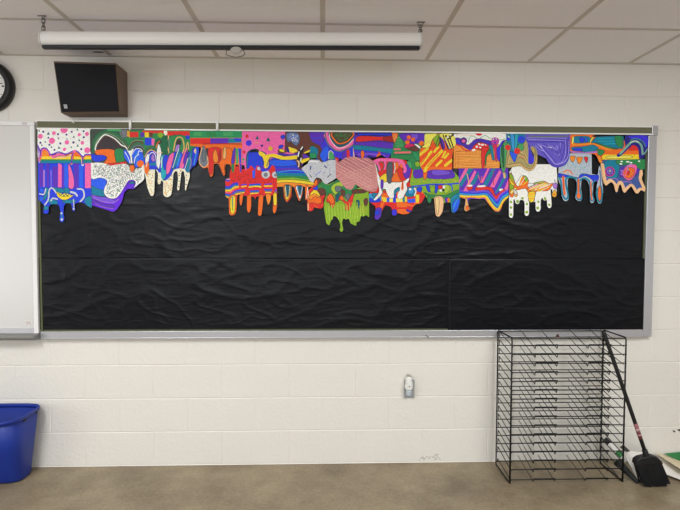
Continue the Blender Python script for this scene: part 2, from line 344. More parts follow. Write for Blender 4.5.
ART = """
# name lines: A|level|label ; then ops
A|0|blue and purple striped drawing with pink bars and a yellow smile, far left
F 36 170
O b 22,-110 622,-110 624,200 632,430 575,402 540,372 500,362 440,380 432,400 442,455 428,470 412,452 405,400 385,375 345,375 315,400 310,500 322,545 310,585 288,592 268,575 270,530 278,480 262,395 210,385 165,388 142,420 144,480 118,497 85,490 82,460 95,400 40,350 26,340
p v 40,-100 82,-100 82,190 40,190
p v 118,-100 150,-100 150,190 122,190
p li 82,0 102,0 100,190 80,190
p v 185,-40 248,-40 248,195 190,190
l li 8 170,0 172,190
p pk 250,-80 292,-60 290,195 250,195
p v 295,-40 320,-40 320,195 295,195
p b2 320,-90 365,-60 365,200 320,200
P pk 365,-60 390,-40 430,100 425,205 372,200 370,80
p v 430,-90 485,-90 482,200 432,205
p b2 485,-60 535,-60 530,200 490,195
p pk 555,-80 622,-80 622,205 555,205
P t 195,200 320,215 330,250 230,255
P t 320,205 375,210 372,265 330,260
P t 100,200 140,210 130,290 95,340 80,310 110,260
P t 130,330 230,345 240,385 170,390
P t 300,345 450,340 420,372 330,375
P t 550,330 625,300 632,430 570,395
L s 14 40,270 90,275 110,215
L s 16 100,395 140,330 150,230 185,205 230,260
L s 16 240,330 190,320 170,350
L s 22 395,250 440,262 465,290
L s 18 470,215 530,225 545,300 500,360
P y 235,245 245,300 300,337 360,332 425,285 380,290 330,300 285,292
P y3 245,250 300,270 330,262 400,285 340,300 280,290
L k 8 260,262 275,288 300,270 318,298 335,270 355,292 380,272
P b2 45,210 85,215 80,255 45,250
P b2 40,300 85,310 70,350 40,345
P t 90,410 140,415 130,450 90,450
L t 16 290,505 292,570
C s 288,490,12 428,440,12 292,560,14
L s 10 425,330 430,420
A|3|white drawing with pink dots and teal triangles above a purple wave, far left
F 36 128
O w 20,6 612,6 614,270 630,300 630,398 545,398 540,425 528,432 515,420 512,398 420,398 416,412 400,418 386,408 388,398 60,398 50,392 38,396 22,370 16,200
P o 55,398 52,290 65,240 100,225 145,270 170,310 260,285 340,305 430,262 490,285 535,325 560,310 632,300 632,400
p o2 70,262 140,262 140,320 70,320
P pk 150,300 190,310 260,285 340,310 310,330 240,335 190,350 160,335
P pe 200,345 260,318 340,318 400,290 395,325 300,345
p y 65,322 165,322 190,345 300,340 395,318 395,356 60,356
p y 430,320 515,330 515,356 430,356
p y 550,322 630,322 630,356 550,356
p g 55,354 632,354 632,372 55,372
p t 45,371 632,371 632,400 45,400
L li 14 22,225 34,300 38,382
L v 15 16,195 42,250 58,320 56,255 80,228 115,232 140,262 165,300 210,290 260,272 340,295 430,258 480,275 520,318 545,322 560,302 625,300
L pk 9 60,340 66,262 95,240 125,255 150,300
L v 13 428,270 408,320 402,395
L v 13 490,285 525,340 530,410
L pe 8 515,345 520,405
C pk 50,95,28 180,145,36 203,58,22 318,18,42 350,163,26 322,242,19 490,75,19 525,168,21 578,67,23 580,252,34 435,265,18
C v2 82,42,13 250,70,13 345,75,12 405,42,12 540,36,12 140,110,11 50,167,13 152,190,13 275,175,13 425,163,14 542,105,13 513,240,13 210,248,12
T t2 140,60,27 36,30,18 105,155,17 68,192,17 175,215,19 255,115,19 262,222,24 350,122,15 427,98,21 490,138,19 472,198,22 400,218,16 470,16,20
C w3 110,60,7 300,110,7 480,120,7 250,205,7 390,120,7
A|1|speckled white and violet drip drawing below the green arch drawing
F 86 170
O v3 56,-90 660,-100 660,105 600,165 545,215 470,215 435,250 405,360 350,450 310,476 200,440 66,400
P b2 58,90 150,90 230,105 225,180 205,240 120,210 58,195
P t 58,180 130,210 205,235 215,300 130,290 58,280
P v4 62,275 140,300 230,310 330,345 300,370 180,360 64,310
P v 64,330 200,385 320,400 300,430 180,410 64,370
L li 8 70,310 180,355 300,372 370,330
L li 6 100,380 200,420 310,440
P w 56,-90 660,-100 660,100 600,160 540,205 560,160 555,125 520,112 480,125 440,185 395,260 345,315 290,325 235,305 202,255 212,195 240,140 220,104 150,88 58,95
X k 9 420 80,-60 640,-60 640,90 580,150 565,120 510,95 470,115 430,180 385,250 340,300 290,310 240,290 215,250 230,190 255,130 230,90 160,75 80,75
X g 10 260 80,-60 640,-60 640,90 580,150 565,120 510,95 470,115 430,180 385,250 340,300 290,310 240,290 215,250 230,190 255,130 230,90 160,75 80,75
X gy 11 300 80,-60 640,-60 640,90 580,150 565,120 510,95 470,115 430,180 385,250 340,300 290,310 240,290 215,250 230,190 255,130 230,90 160,75 80,75
X pk 6 60 80,-60 640,-60 640,90 580,150 565,120 510,95 470,115 430,180 385,250 340,300 290,310 240,290 215,250 230,190 255,130 230,90 160,75 80,75
P v3 450,185 490,140 530,125 555,150 540,195 470,215
P t 490,150 525,128 550,150 510,160
A|4|drip drawing with a green arch over orange and blue, second in the top row
F 86 128
O gd2 55,10 660,10 664,400 615,455 570,455 548,480 524,508 500,482 492,430 440,402 340,415 290,425 240,412 190,395 110,390 60,400
P gk 112,245 140,170 205,98 260,100 330,145 420,215 435,248
P o 105,250 330,250 345,405 265,425 205,395 240,340 205,310 130,310
P g 325,248 432,248 430,400 380,395 345,402
P b 65,290 110,305 200,308 235,342 190,372 110,385 62,345
P r 245,402 350,395 440,380 460,408 350,420 280,425
P b2 430,248 470,262 500,330 515,412 470,385 430,330
P w 460,240 520,230 560,260 525,330 530,400 505,390 500,320
P b2 520,300 555,230 600,235 645,290 655,400 600,430 565,455 540,400
L c 7 545,360 580,280 570,420
L w 8 590,300 600,260 640,270
C o 617,405,40
P o 498,425 545,425 546,475 522,503 500,475
L gm 50 82,258 88,180 140,90 240,45 340,75 430,145 480,225
L br 12 66,250 72,160 120,80 160,40
L g2 14 70,260 78,160 130,70 235,25 350,55 440,125 490,190
L br 14 105,215 120,150 180,80 245,60 320,90 400,140 478,230
L gn 8 98,235 118,155 180,85 240,62 330,95 415,165 470,240
L br 8 125,235 150,165 210,100 290,115 400,205
L w 13 105,248 122,180 190,90 240,80 330,125 400,192 450,215 478,262
L gm 40 488,240 540,185 610,170 656,195
L br 14 484,232 530,172 600,148 652,180
L gy 12 385,40 400,85 440,125 500,150
L gm 26 500,160 560,120 640,130
L gy 9 505,255 560,205 620,200 655,240
L gn 7 470,240 530,150 620,140 660,160
L w 8 520,300 560,240 610,235 640,260
L w 8 545,400 560,330 600,300
L w 7 440,270 480,340 500,400
P g 430,112 530,110 510,165 485,195 455,150
p gy 390,22 462,22 462,110 420,100
p y2 466,30 522,30 526,108 465,95
p r 524,45 622,45 620,105 524,105
p v 617,30 660,30 655,100 620,100
p g3 240,14 400,14 390,40 240,30
L w 7 520,100 560,85 600,100
A|2|white drip drawing of long fingers with yellow flecks, below the blue flames
F 140 165
O w2 30,20 60,-40 220,-40 240,-60 330,40 480,20 560,20 565,130 520,290 510,285 512,150 495,65 470,75 460,160 445,285 430,290 420,275 432,150 425,75 400,68 378,100 370,220 355,340 320,365 285,360 262,330 265,190 240,170 232,210 212,222 200,205 205,90 170,40 160,330 140,355 118,345 85,260 62,130
X y2 12 46 70,60 150,60 150,330 130,330 90,230
X gy 7 24 70,60 150,60 150,330 130,330 90,230
X y2 12 60 275,190 370,100 360,320 320,350 275,330
X gy 7 28 275,190 370,100 360,320 320,350 275,330
C gk 445,120,7 443,185,7 440,245,7 525,115,7 530,170,7 522,220,7 460,70,6
C y2 450,95,7 447,215,7 530,140,7 465,60,8 528,250,6 215,160,9 212,200,7
A|5|drawing with green arches and tall blue and pink flames, above the long white fingers
F 140 128
O g -130,25 568,25 570,200 668,212 664,330 625,430 590,440 560,500 530,510 510,465 450,455 380,470 350,540 300,590 262,600 240,560 235,500 215,510 195,470 100,470 80,540 52,500 45,400 38,330 48,240 30,112 -130,108
P b 50,330 160,250 300,310 430,240 560,270 664,215 664,330 560,500 300,590 240,560 60,540
p r 28,30 272,28 272,62 28,62
p r 305,36 562,36 562,86 305,86
p w2 270,30 305,30 310,70 285,90 270,60
p v 5,50 45,50 45,102 5,102
p y 55,48 98,48 105,105 55,105
p br 102,52 145,52 145,102 102,102
C g 175,80,26
C lm 230,80,30
p b 55,112 132,112 132,195 55,195
p pk 130,120 165,120 160,200 132,195
p r -118,44 -20,44 -20,104 -118,104
p y2 -128,30 -118,30 -118,106 -128,106
L gm 34 52,300 80,240 130,215 190,250 215,300
L br 8 70,290 95,245 140,240 180,275
L g2 10 240,300 330,310 400,240
P gk 165,190 185,130 230,120 250,170 210,180
L pe 9 55,330 90,270 130,250 180,280 200,330
L g2 24 170,215 180,150 225,130
L o 10 180,225 200,170 225,150
P w 60,400 60,340 95,290 105,340 95,430 60,440
P b 100,462 105,340 140,290 165,320 185,380 195,462
P li 125,340 150,290 170,370 140,380
p t 105,400 185,390 185,425 105,425
P o 45,440 90,380 105,440 100,530 65,520
P w 190,260 210,180 238,240 242,320 230,400 210,470 192,400
L pe 8 200,300 240,275 300,295 330,270
P g2 250,110 315,100 318,285 260,285 240,220
L be 13 322,90 322,260
P t3 230,330 300,300 310,400 290,560 235,580 240,420
P b 270,320 310,305 320,400 280,480 260,400
P pk 300,420 335,310 385,280 375,360 335,500 300,520
P g 335,100 510,90 520,250 340,260
L be 12 380,260 400,150 430,105 480,120 500,220 480,290
P gk 408,185 415,145 440,125 468,150 462,195
P li 395,270 410,200 450,190 430,260
P t 365,470 395,330 440,230 455,280 420,400 385,460
P b2 400,460 450,290 475,290 465,400 430,450
P pk 445,455 470,350 525,215 545,290 510,380 495,450
P v 490,380 530,250 540,310 515,420
C b 540,105,24
L be 10 515,270 540,160 552,240
P t 515,500 545,350 590,235 612,280 590,400 560,490
P b 590,440 595,250 640,215 668,220 660,330 625,430
P pe 610,260 630,230 640,270 625,290
L li 7 560,470 580,380 560,330
L w 8 70,440 95,330 130,280 170,300 195,440
L w 7 250,330 240,450
L w 6 370,450 440,230
L c 12 420,420 455,300
L w 6 500,490 545,340
L c 10 610,420 640,260
L gy 8 330,110 330,250
A|4|drawing with green, red and violet bands over orange drips, left of the pink one
F 186 128
O o 40,34 634,34 634,400 628,500 612,512 598,425 565,410 548,500 520,515 508,425 480,408 448,415 440,450 446,520 430,545 410,510 365,400 315,405 308,530 282,560 258,510 248,440 200,462 152,415 143,345 172,240 165,215 40,215
p g4 40,34 634,34 634,112 40,112
p g3 90,50 180,48 175,90 95,85
p g3 420,50 520,48 535,85 425,90
p g 230,40 330,45 350,100 240,100
p r 40,118 278,116 278,178 40,182
p v 276,116 482,116 482,170 276,175
p t 480,116 628,116 628,165 480,170
p b 540,116 628,116 628,150 560,150
L r2 12 180,182 400,178 632,182
p o 40,188 634,190 634,228 40,218
P gy 182,215 212,215 245,330 252,400 205,448 152,400 150,350
L pe 8 180,225 150,350 155,400 200,445 248,405 240,320
P gy2 190,260 215,260 225,340 200,385 180,350
P gk 225,235 255,240 260,330 245,310
P r 255,235 395,232 392,380 315,395 302,500 282,530 260,500 262,380
P o2 305,300 335,240 365,340 355,385 315,380
P r2 370,260 395,270 390,370 372,370
P o 410,240 520,240 510,410 440,410 438,500 420,515 375,400 400,350
P be 430,225 450,222 455,320 440,352 418,335
P v 540,238 560,235 548,395 515,395 520,330
p g3 562,230 592,230 594,405 568,412
p b 592,232 626,232 626,400 605,405
P g 515,420 545,415 540,490 525,500
p r 555,420 598,420 600,470 565,470
p v 605,405 630,405 628,500 612,505
A|1|red drip drawing with small rainbow bands and long orange drips below the pink drawing
F 220 173
O r 60,65 108,65 112,-10 125,-55 160,-40 170,-70 200,-80 240,-40 330,-50 345,-90 380,-60 395,-20 420,-95 455,-60 470,-10 560,-30 590,-95 625,-70 630,-10 645,20 648,380 640,430 618,462 598,440 603,250 578,255 572,320 548,366 532,335 520,240 492,270 475,470 450,490 428,470 440,270 412,262 400,302 386,270 352,262 355,400 328,458 303,420 308,262 265,250 255,340 236,376 220,340 225,242 196,250 186,440 160,475 125,482 104,460 100,290 60,268
X r2 14 80 120,0 640,0 640,120 500,110 300,120 120,100
L v 12 60,150 105,152 150,118 205,112
L b 16 62,75 90,90 105,80
L b 15 60,165 110,165 155,130 205,125
L t 14 60,180 115,178 160,146 205,138
L y 14 60,198 115,195 165,162 210,152
L o2 10 60,212 120,208 170,178 215,166
L w 6 75,70 110,68
L pk 8 60,222 110,225 150,195
L b 16 60,240 125,248 175,205 280,190
L t 14 65,252 135,262 180,222 275,206
L y 14 60,270 118,278 145,260 190,240 270,222
P o 100,275 185,255 184,440 160,475 125,482 104,460
P y 118,290 170,265 168,430 145,462 120,440
L lm 14 140,280 142,420
L t 7 142,260 144,390
P o 225,245 262,240 250,340 236,372 222,338
P o 308,265 354,255 352,400 328,455 306,420
P o 440,275 490,262 472,470 450,488 430,470
P o2 520,240 578,250 570,320 548,362 534,335
P y 605,240 642,235 640,380 612,380
P o 602,370 642,375 636,430 618,460 600,440
L b 15 335,132 460,125
L t 12 335,145 460,138
L y 15 330,160 400,150 465,158
L b 15 345,205 440,200
L t 11 350,217 440,213
L y 13 345,235 430,226
L b 13 240,135 300,128
L y 12 240,158 300,148
L b 12 505,130 588,122
L y 15 502,148 590,148
L b 15 505,188 585,188
L t 12 510,202 585,204
L y 12 510,220 580,222
L b 12 620,200 645,190
L t 10 620,215 645,212
p b2 365,-30 400,-30 395,55 370,60
C s 518,15,48 625,20,36 440,-50,20
C gy 518,20,24 628,25,16
A|0|blue drawing with a rainbow band and two pointed drops, right of the red drips
F 265 170
O b -215,-200 350,-200 420,-40 470,40 560,148 545,192 490,188 478,330 458,345 455,190 432,186 420,290 396,352 378,340 345,240 322,186 302,186 302,300 250,376 214,312 206,186 135,192 135,20 -215,20
P b2 40,-110 350,-115 370,-60 200,-40 60,-60
L v 26 -60,-35 100,-5 280,-8 430,0
L c 10 120,30 300,5 440,15
p t 135,30 500,40 510,85 135,70
p g 135,62 510,70 530,118 135,105
p lm 135,95 320,85 530,118 530,135 135,125
P y 135,118 320,110 565,145 545,175 300,150 135,160
P o2 135,150 300,142 545,172 545,195 135,195
P r 206,186 302,186 302,300 250,376 214,312
P o 212,180 298,180 292,290 250,360 222,310
P y 222,178 288,178 280,280 250,340 228,290
P w 230,178 282,178 272,270 250,310 236,270
P t2 238,178 274,178 264,285 250,295
P o 335,190 432,186 420,290 396,352 378,340
P w 350,186 425,186 412,280 394,335 372,270
P c 365,186 418,186 406,270 392,290 380,250
P t2 378,186 410,186 400,265 390,265
P o 455,188 490,190 478,330 458,345
L w 7 485,195 470,320
A|3|pink drawing with dark triangles, a blue dot and a yellow drip at its lower edge
F 220 128
O pk 250,40 745,40 745,330 660,345 590,340 560,370 548,440 518,462 492,440 482,350 440,300 425,255 370,240 325,275 315,400 302,482 285,480 278,420 245,420 240,300
H pk2 5 480,170 600,160 8 4,14
P b 330,300 350,255 420,250 430,290 480,340 480,400 340,410
P t 302,480 298,320 320,265 380,238 435,245 400,262 345,290 328,380 318,460
P pe 330,330 400,335 478,345 470,365 400,365 335,350
L n 8 300,450 305,330 340,262 400,245 440,262
L n 62 440,292 500,310 520,420
L y 46 440,285 495,310 522,380 520,430
L y 40 530,340 600,310 700,345 745,340
P gk 400,245 440,250 430,300 400,300
C b3 326,170,34
T t2 420,108,34 548,128,40
U n 475,205,28
C r 305,92,20 272,272,18
C y2 572,232,26
C g3 265,355,15 258,385,10
Q b 690,90 720,75 738,100 715,130 690,112
Q b 665,205 695,190 720,200 700,230 672,235
L y2 10 400,170 430,165
A|4|drawing with brown blotches, yellow bars and a checkered strip, right of the pink one
F 265 128
O br 228,48 500,48 500,130 540,200 510,215 512,270 440,290 510,330 490,400 430,440 400,478 365,430 350,370 280,362 200,368 130,345 60,335 40,430 20,455 -10,450 -10,310 60,292 130,310 150,280 140,250 190,220 220,265
P sb 243,60 370,58 392,140 360,200 320,180 290,150 255,160
X s 12 50 250,70 370,70 370,170 300,150
X b2 10 30 250,70 370,70 370,170 300,150
P pk 205,285 290,270 370,300 360,330 210,320
P v 130,285 215,290 300,300 380,280 380,310 300,318 200,315 140,305
L n 8 130,290 200,305 300,318 380,300
P y 170,235 215,250 218,275 165,262
P y 262,215 300,220 362,245 362,272 285,282
P n 240,225 262,215 280,280 250,265
P y -25,330 60,298 62,335 46,362 42,430 20,458 -10,452 -22,400
L y 42 -5,320 60,310 150,325 220,345 310,335 368,330
L n 9 20,430 50,350 90,335 170,360 260,365 350,360
L k 44 425,225 390,310 385,430
L w 13 425,215 405,245
L w 13 385,270 375,320
L w 13 410,345 400,380
L pe 16 370,370 385,400 380,440
P v 430,300 510,290 510,330 440,345
P y 442,275 510,245 512,270 450,290
P y 412,360 505,335 492,370 420,405
P v 415,410 490,375 480,405 425,440
A|4|pale grey drip drawing with two small dark ticks, left of the mauve drawing
F 300 170
O s 10,-20 40,-80 110,-118 215,-115 240,-88 290,-92 330,-115 412,-112 412,90 350,130 290,166 262,135 240,100 200,82 170,100 150,148 115,130 80,60
L w 12 60,-60 120,-100 200,-90
X s2 14 60 60,-60 400,-100 400,60 290,140 240,80 120,90
L n 12 122,-45 116,0
L n 12 278,-50 300,-25
L k 8 110,50 130,85
L k 8 350,45 310,85
L b2 5 180,60 210,30 240,15
A|3|purple drawing with a half-round pink and dark target at its upper edge
F 300 128
O b3 70,48 660,48 650,200 620,330 560,362 490,368 450,335 440,390 405,402 395,365 310,355 300,382 260,384 215,384 180,335 115,352 110,280 50,210
P v 80,60 260,60 250,190 150,180
L b 10 110,120 240,110
L b 10 140,160 260,170
P t 60,205 150,205 205,250 200,340 115,345 110,280
P g4 110,290 180,290 180,345 115,345
L br 40 90,90 125,165 215,218 225,270 215,330 245,370
L g3 8 70,200 85,140
P b2 225,300 300,200 330,260 290,380 260,380
P pk 282,48 655,48 610,175 520,235 430,258 360,225 320,180
L gy2 16 285,60 300,140 340,205 430,262 530,235 620,175 650,70
P t2 335,48 625,48 585,150 510,200 435,215 380,170 350,120
L w 6 330,60 350,140 430,225 530,200 610,120
P o 352,48 610,48 575,130 510,175 440,185 390,150
P od 372,50 590,50 560,120 500,160 440,165 400,130
X g 13 50 385,55 580,55 540,130 480,155 420,130
X br 12 40 385,55 580,55 540,130 480,155 420,130
P g3 320,300 345,262 380,300 390,350 330,355
L s 9 325,350 325,280 350,258 380,290
P r 400,330 435,345 440,370 420,402 402,392
P v 480,290 530,240 560,260 540,360 490,365
L r 34 545,260 550,345
L b 30 585,240 590,340
L pe 14 608,230 610,320
A|4|drawing of curved purple, red and teal stripes, right of the target drawing
F 345 128
O v 110,48 528,48 548,160 542,265 490,347 455,330 410,300 370,325 270,340 215,335 195,385 172,340 150,330 105,300 92,200
P n 150,52 530,52 530,88 150,88
P r 145,98 250,90 400,100 530,90 545,162 400,140 250,150 125,155
P r2 440,100 535,100 545,160 440,140
P v 110,160 250,160 400,150 545,175 545,235 400,235 250,205 98,195
P t 95,195 250,205 400,225 545,240 538,290 400,270 250,255 98,240
L b 14 105,262 250,262 400,285 530,298
L v4 20 150,300 300,295 450,315
P o 180,270 205,255 222,300 200,350 185,345
C n 270,325,20 300,330,16
T o 385,300,55
T r 385,280,24
L b 12 150,75 350,70 520,78
A|5|mauve pink coloured pencil drip drawing in the middle, above the green slime drawing
F 350 168
O mv -165,-115 -130,-60 -60,-115 10,-130 60,-128 120,-110 200,-118 280,-70 300,20 310,130 320,200 300,262 265,272 200,262 150,240 90,205 58,180 40,225 8,250 -40,235 -85,190 -120,140 -160,110
H mv2 5 -150,-60 290,150 26 0,-14
H w4 4 -160,20 250,250 9 0,-38
H mv3 5 -150,90 290,-40 18 4,14
A|2|orange and yellow flame drawing with a small blue cap, left of the green slime
F 300 170
O r 88,285 92,225 130,205 150,170 180,105 215,90 250,140 285,170 300,290 262,325 268,410 235,440 195,430 160,420 145,462 112,468 84,460 80,350
p pe 86,200 100,200 100,460 86,460
P o 92,330 130,275 180,270 235,310 242,370 190,385 150,370 90,375
P o2 95,300 150,265 200,275 230,320 170,300 120,340
P y 105,290 150,230 195,235 230,300 165,268
P b 142,205 170,195 195,178 203,222 170,225
P g 205,155 260,140 290,230 240,250 205,215
P br 210,215 260,205 280,270 240,290 215,260
P br 195,95 240,100 245,140 205,150
P o 150,160 185,105 200,150 170,185
X o 10 24 100,390 250,390 230,430 110,450
A|3|green slime drip drawing with red and orange tongues, lowest hanging of the drawings
F 315 190
O lm 100,200 108,40 60,-60 80,-110 150,-60 260,-120 380,-170 480,-130 470,-20 600,-40 612,80 614,315 582,282 552,302 520,290 510,352 468,365 470,408 438,395 402,380 382,318 350,338 322,318 305,370 322,455 300,478 278,462 290,400 272,340 240,302 205,292 202,328 176,352 165,406 128,380
P g -20,-160 130,-60 200,-80 300,-150 440,-170 480,-20 440,60 350,100 320,50 270,100 235,120 225,60 170,30 140,60 100,50 70,-60
P lm2 180,-30 260,-90 330,-70 260,30 220,50
P br 290,-10 340,10 330,70 300,60
P br 415,10 470,-10 590,0 570,30 440,40
P br 75,0 110,-10 125,60 90,150
P br 550,120 580,90 600,110 592,170 565,180
P gy2 230,-40 300,-40 290,10 240,20
P gy2 340,70 370,40 400,60 370,120
P t2 240,60 275,40 270,120 235,130
P t2 465,125 500,120 520,195 490,208
P r 128,130 140,70 175,42 215,80 228,150 205,205 178,190 165,150
P o 135,100 150,60 178,45 210,85 220,140 190,160 165,130
P r 265,110 285,65 305,60 340,120 370,130 410,60 440,40 425,140 395,215 365,235 342,220 340,160 300,120
P o 280,100 305,62 325,95 320,120
H lm2 7 130,180 140,370 14 32,-4
H lg 5 145,160 160,360 12 36,2
X y2 7 40 480,150 600,180 600,280 480,280
A|0|plaid drip drawing with violet feet, below the white melting drawing
F 385 172
O r -182,245 -150,200 0,150 300,110 420,200 468,250 410,358 350,362 315,400 305,440 270,470 200,482 140,462 132,488 105,495 80,488 76,400 5,370 -30,430 -48,510 -85,545 -120,530 -110,440 -105,390 -182,335
p c -182,245 -20,230 -40,330 -182,330
P b -182,290 -120,310 -60,300 -60,340 -182,340
P t -150,240 -60,245 -40,280 -120,300
p o -40,240 40,240 20,330 -40,330
p y -40,280 60,300 60,340 -20,340
p b2 20,290 60,290 50,340 20,340
p y3 50,300 200,300 200,340 50,340
p b 90,240 125,240 125,345 90,345
p o 128,340 220,345 330,380 330,350 380,300 420,220 460,250 400,355 330,395 270,470 200,480 140,460
p r 90,350 130,350 140,400 250,400 250,385 330,390 300,440 90,420
p o 130,350 225,350 225,400 130,380
p o 140,420 240,420 300,450 200,480 140,462
p t 200,280 250,280 250,340 200,340
p b2 255,310 340,300 345,345 260,350
p y 225,280 250,275 250,340 225,340
p y 345,250 390,260 385,350 350,345
p r 390,240 465,245 405,360 385,350
P b3 80,430 130,430 132,488 105,495 80,488
P v 240,420 300,440 290,455 255,450
p r -110,345 -35,345 -40,420 -108,420
p o -45,345 -5,345 -45,440 -60,420
P v -110,420 -40,410 -48,510 -85,545 -120,530
P b -110,440 -60,440 -70,480 -112,490
P t 230,190 300,165 340,180 355,240 320,275 250,280 215,240
P c 265,190 320,185 320,240 270,250
L w 14 335,185 350,220 335,265
P b 370,150 425,160 420,210 390,230 365,200
C w 285,195,14
A|4|drawing with a pink wave over red, orange and violet, melting into white below
F 350 168
O r 255,-30 262,-90 330,-112 480,-112 600,-95 690,-60 705,40 690,120 645,180 655,240 625,300 590,350 545,352 520,270 500,330 470,348 440,330 410,270 385,240 350,310 290,368 262,360 330,270 300,120
P w 262,-20 285,-60 310,20 345,120 400,155 500,160 600,155 668,105 665,150 640,180 650,240 620,300 590,350 545,352 520,270 500,330 470,348 440,330 410,270 385,240 350,310 290,368 262,360 330,270 300,120
P r 320,-60 420,-50 415,60 345,100 310,30
P y 335,112 412,60 418,150 375,155
P gk2 420,-40 480,-60 475,150 422,155
P g2 300,-30 330,-50 340,20 320,40
P o 470,150 505,60 560,30 600,130 580,155
P o 560,-60 620,-60 600,0 565,20
P r 520,-40 600,20 640,110 595,150 550,90
P o 500,-60 560,-60 545,10 505,20
P v 600,20 650,-50 690,0 668,108 620,110
P g3 640,-90 690,-70 700,0 670,-10
P v 350,140 378,140 375,225 350,232
P g 360,245 400,240 405,270 370,270
P t 500,260 520,235 560,215 560,260 525,290 510,340 500,320
P o 525,290 550,260 535,330
P o 590,155 605,150 605,245 580,240
L pk 34 262,-60 330,-90 480,-90 570,-80 600,-50 625,10 620,40
L pk 24 300,-80 330,-10 335,20
L pk 26 398,-80 398,-30 390,10
L pk 22 560,-80 560,-40
L g2 9 330,-60 360,-70 385,-40 380,0 355,30
L g2 9 430,-10 430,-55 470,-65 500,-50 500,10
L w 8 505,-60 510,0 500,60
L r2 8 598,150 600,240
A|3|drawing of a green tree, orange bubbles and pink stripes, above the melting white one
F 380 128
O g 130,58 545,58 570,110 520,170 470,200 455,250 470,330 470,400 460,470 370,470 325,420 325,360 125,360 125,240 160,170
P o 130,64 205,64 175,165 150,150
H be 4 150,75 160,150 4 14,0
P g3 215,85 275,205 165,215
H g2 5 175,205 270,200 5 0,-18
P v 235,64 520,64 525,120 470,170 400,175 385,185 300,160 240,120
P v4 350,70 430,70 420,130 370,110
P r3 280,222 290,190 340,175 400,200 340,225
C o 327,105,24 375,130,24 470,172,28 548,105,28 312,160,26
X r 9 30 300,90 400,110 390,150 300,170
P br 288,232 330,220 395,205 445,238 430,262 370,260
P w 385,180 420,185 460,215 450,235 410,205
p pk3 155,232 230,230 240,248 160,250
p pk3 165,270 350,265 350,285 165,290
L g2 10 150,300 380,300
P g4 372,270 420,275 450,350 420,372 380,320
P lm 395,390 440,380 450,430 410,440
A|5|drawing with yellow and orange slanted stripes under small black zebra stripes
F 410 128
O o 165,66 300,62 470,64 510,100 522,180 490,240 478,330 478,475 400,475 300,470 230,475 165,510 145,480 112,425 108,280 130,215 165,190
P y3 165,68 310,64 250,140 215,222 130,215 160,150
L k 6 115,222 220,218 250,140 315,70
L be 8 140,210 220,150
p r4 215,225 250,170 330,180 480,240 480,440 110,440 110,300
L y 30 112,305 200,232
L y 32 112,425 160,370 240,270
L y 34 165,500 200,430 360,260
L y 26 275,270 320,215
L y 26 300,425 358,370
L y 24 370,330 400,270
L y 24 395,340 432,292
L y 30 400,425 475,365
L r 8 200,300 115,420
L r 8 330,290 190,440
P lm 265,120 330,66 380,70 340,130 310,215 285,180
H k 7 290,200 330,80 3 34,0
P v 330,130 360,110 395,200 375,250
P y3 330,70 480,66 515,130 515,200 440,240 400,160
L k 13 335,110 375,230
L k 13 375,80 435,240
L k 13 410,85 470,235
L k 13 445,85 490,220
L v 8 395,130 450,240
L k 14 400,90 440,120 470,90 510,80
C w 425,105,12 455,80,10
A|2|purple and lime banded drawing with a tan ice pop stick hanging down
F 410 172
O lm 5,20 30,-30 50,-45 140,-45 165,-60 210,-48 430,-50 490,-15 555,60 560,240 572,330 542,430 492,470 466,442 462,345 430,345 385,345 372,440 340,500 318,508 290,490 275,300 245,290 238,345 205,352 190,290 130,210 80,225 60,170 0,160
P v 48,-40 140,-45 150,55 45,65
P v 200,-48 430,-50 490,-10 490,70 200,70
P v4 250,-20 400,-20 460,20 280,40
P o 150,-60 195,-50 188,65 155,78
P r 160,-50 180,-50 175,20 160,20
X y2 9 60 10,80 540,80 540,120 10,140
X g3 10 60 10,80 540,80 540,120 10,140
L b 16 0,165 120,155 250,140 400,140 555,128
P b 80,175 135,170 130,215 95,232 78,210
P b 180,160 215,155 232,220 205,225
P b 285,150 320,150 310,220 285,245
L b 14 452,140 475,165 480,212
P g 160,230 250,255 400,260 470,230 555,200 560,255 460,300 300,290 200,275
P lm 225,180 260,155 285,170 270,240 235,225
P lm2 380,150 440,150 450,210 390,240
C r2 340,170,24
C w 382,170,18 350,208,16
C k 378,205,16
P r 320,160 365,150 365,190 325,190
P pe 274,290 376,290 372,440 340,498 318,506 292,488
P be2 290,300 330,300 320,470 300,450
P t 460,320 480,280 560,235 572,330 542,430 492,468 468,440
P b2 480,360 540,300 565,330 535,430 495,460
L c 10 490,420 510,360 545,300
L c 8 465,310 520,265
P v 395,300 430,290 432,335 405,342
P o 425,300 448,300 440,340 428,340
P g 195,285 240,290 236,342 208,348
A|0|violet drip drawing with pink and teal slants over a wide rainbow hem
F 450 170
O v 98,-20 660,-20 664,312 625,340 595,390 572,460 540,476 500,462 430,375 392,325 330,330 230,322 208,345 210,390 228,440 205,468 175,468 158,440 165,390 178,330 130,315 100,300
p pk 100,120 170,-20 210,-20 105,180
p t 110,145 215,-20 265,-20 130,190 105,180
p pk 145,245 210,130 280,0 300,20 205,240
p t 230,150 320,20 330,60 280,160 235,175
p pk 345,150 425,-20 450,-20 375,145
p t 375,165 480,-20 520,-20 420,180
p pk 445,200 560,0 585,20 505,195
p pk 330,170 300,230 285,225 340,140
p t 505,270 630,30 650,60 545,245
p pk 610,230 665,90 665,180 650,235
L o 8 320,60 355,145 360,70
L r2 6 490,0 492,170
L be 10 215,180 205,90 190,40
p be 595,10 620,10 632,90 610,95
P r 195,185 250,180 250,220 200,225
P r 300,190 400,185 480,205 520,290 600,215 630,240 590,260 530,345 490,290 430,225 300,245
P w 200,172 250,168 250,185 205,188
P w 310,180 390,172 400,188 320,195
P w 555,222 580,210 600,218 570,240
L v4 20 100,240 250,252 390,235 450,265 525,345 580,275 665,225
L b 24 100,250 180,262 300,268 400,258 450,290 535,375 590,295 665,245
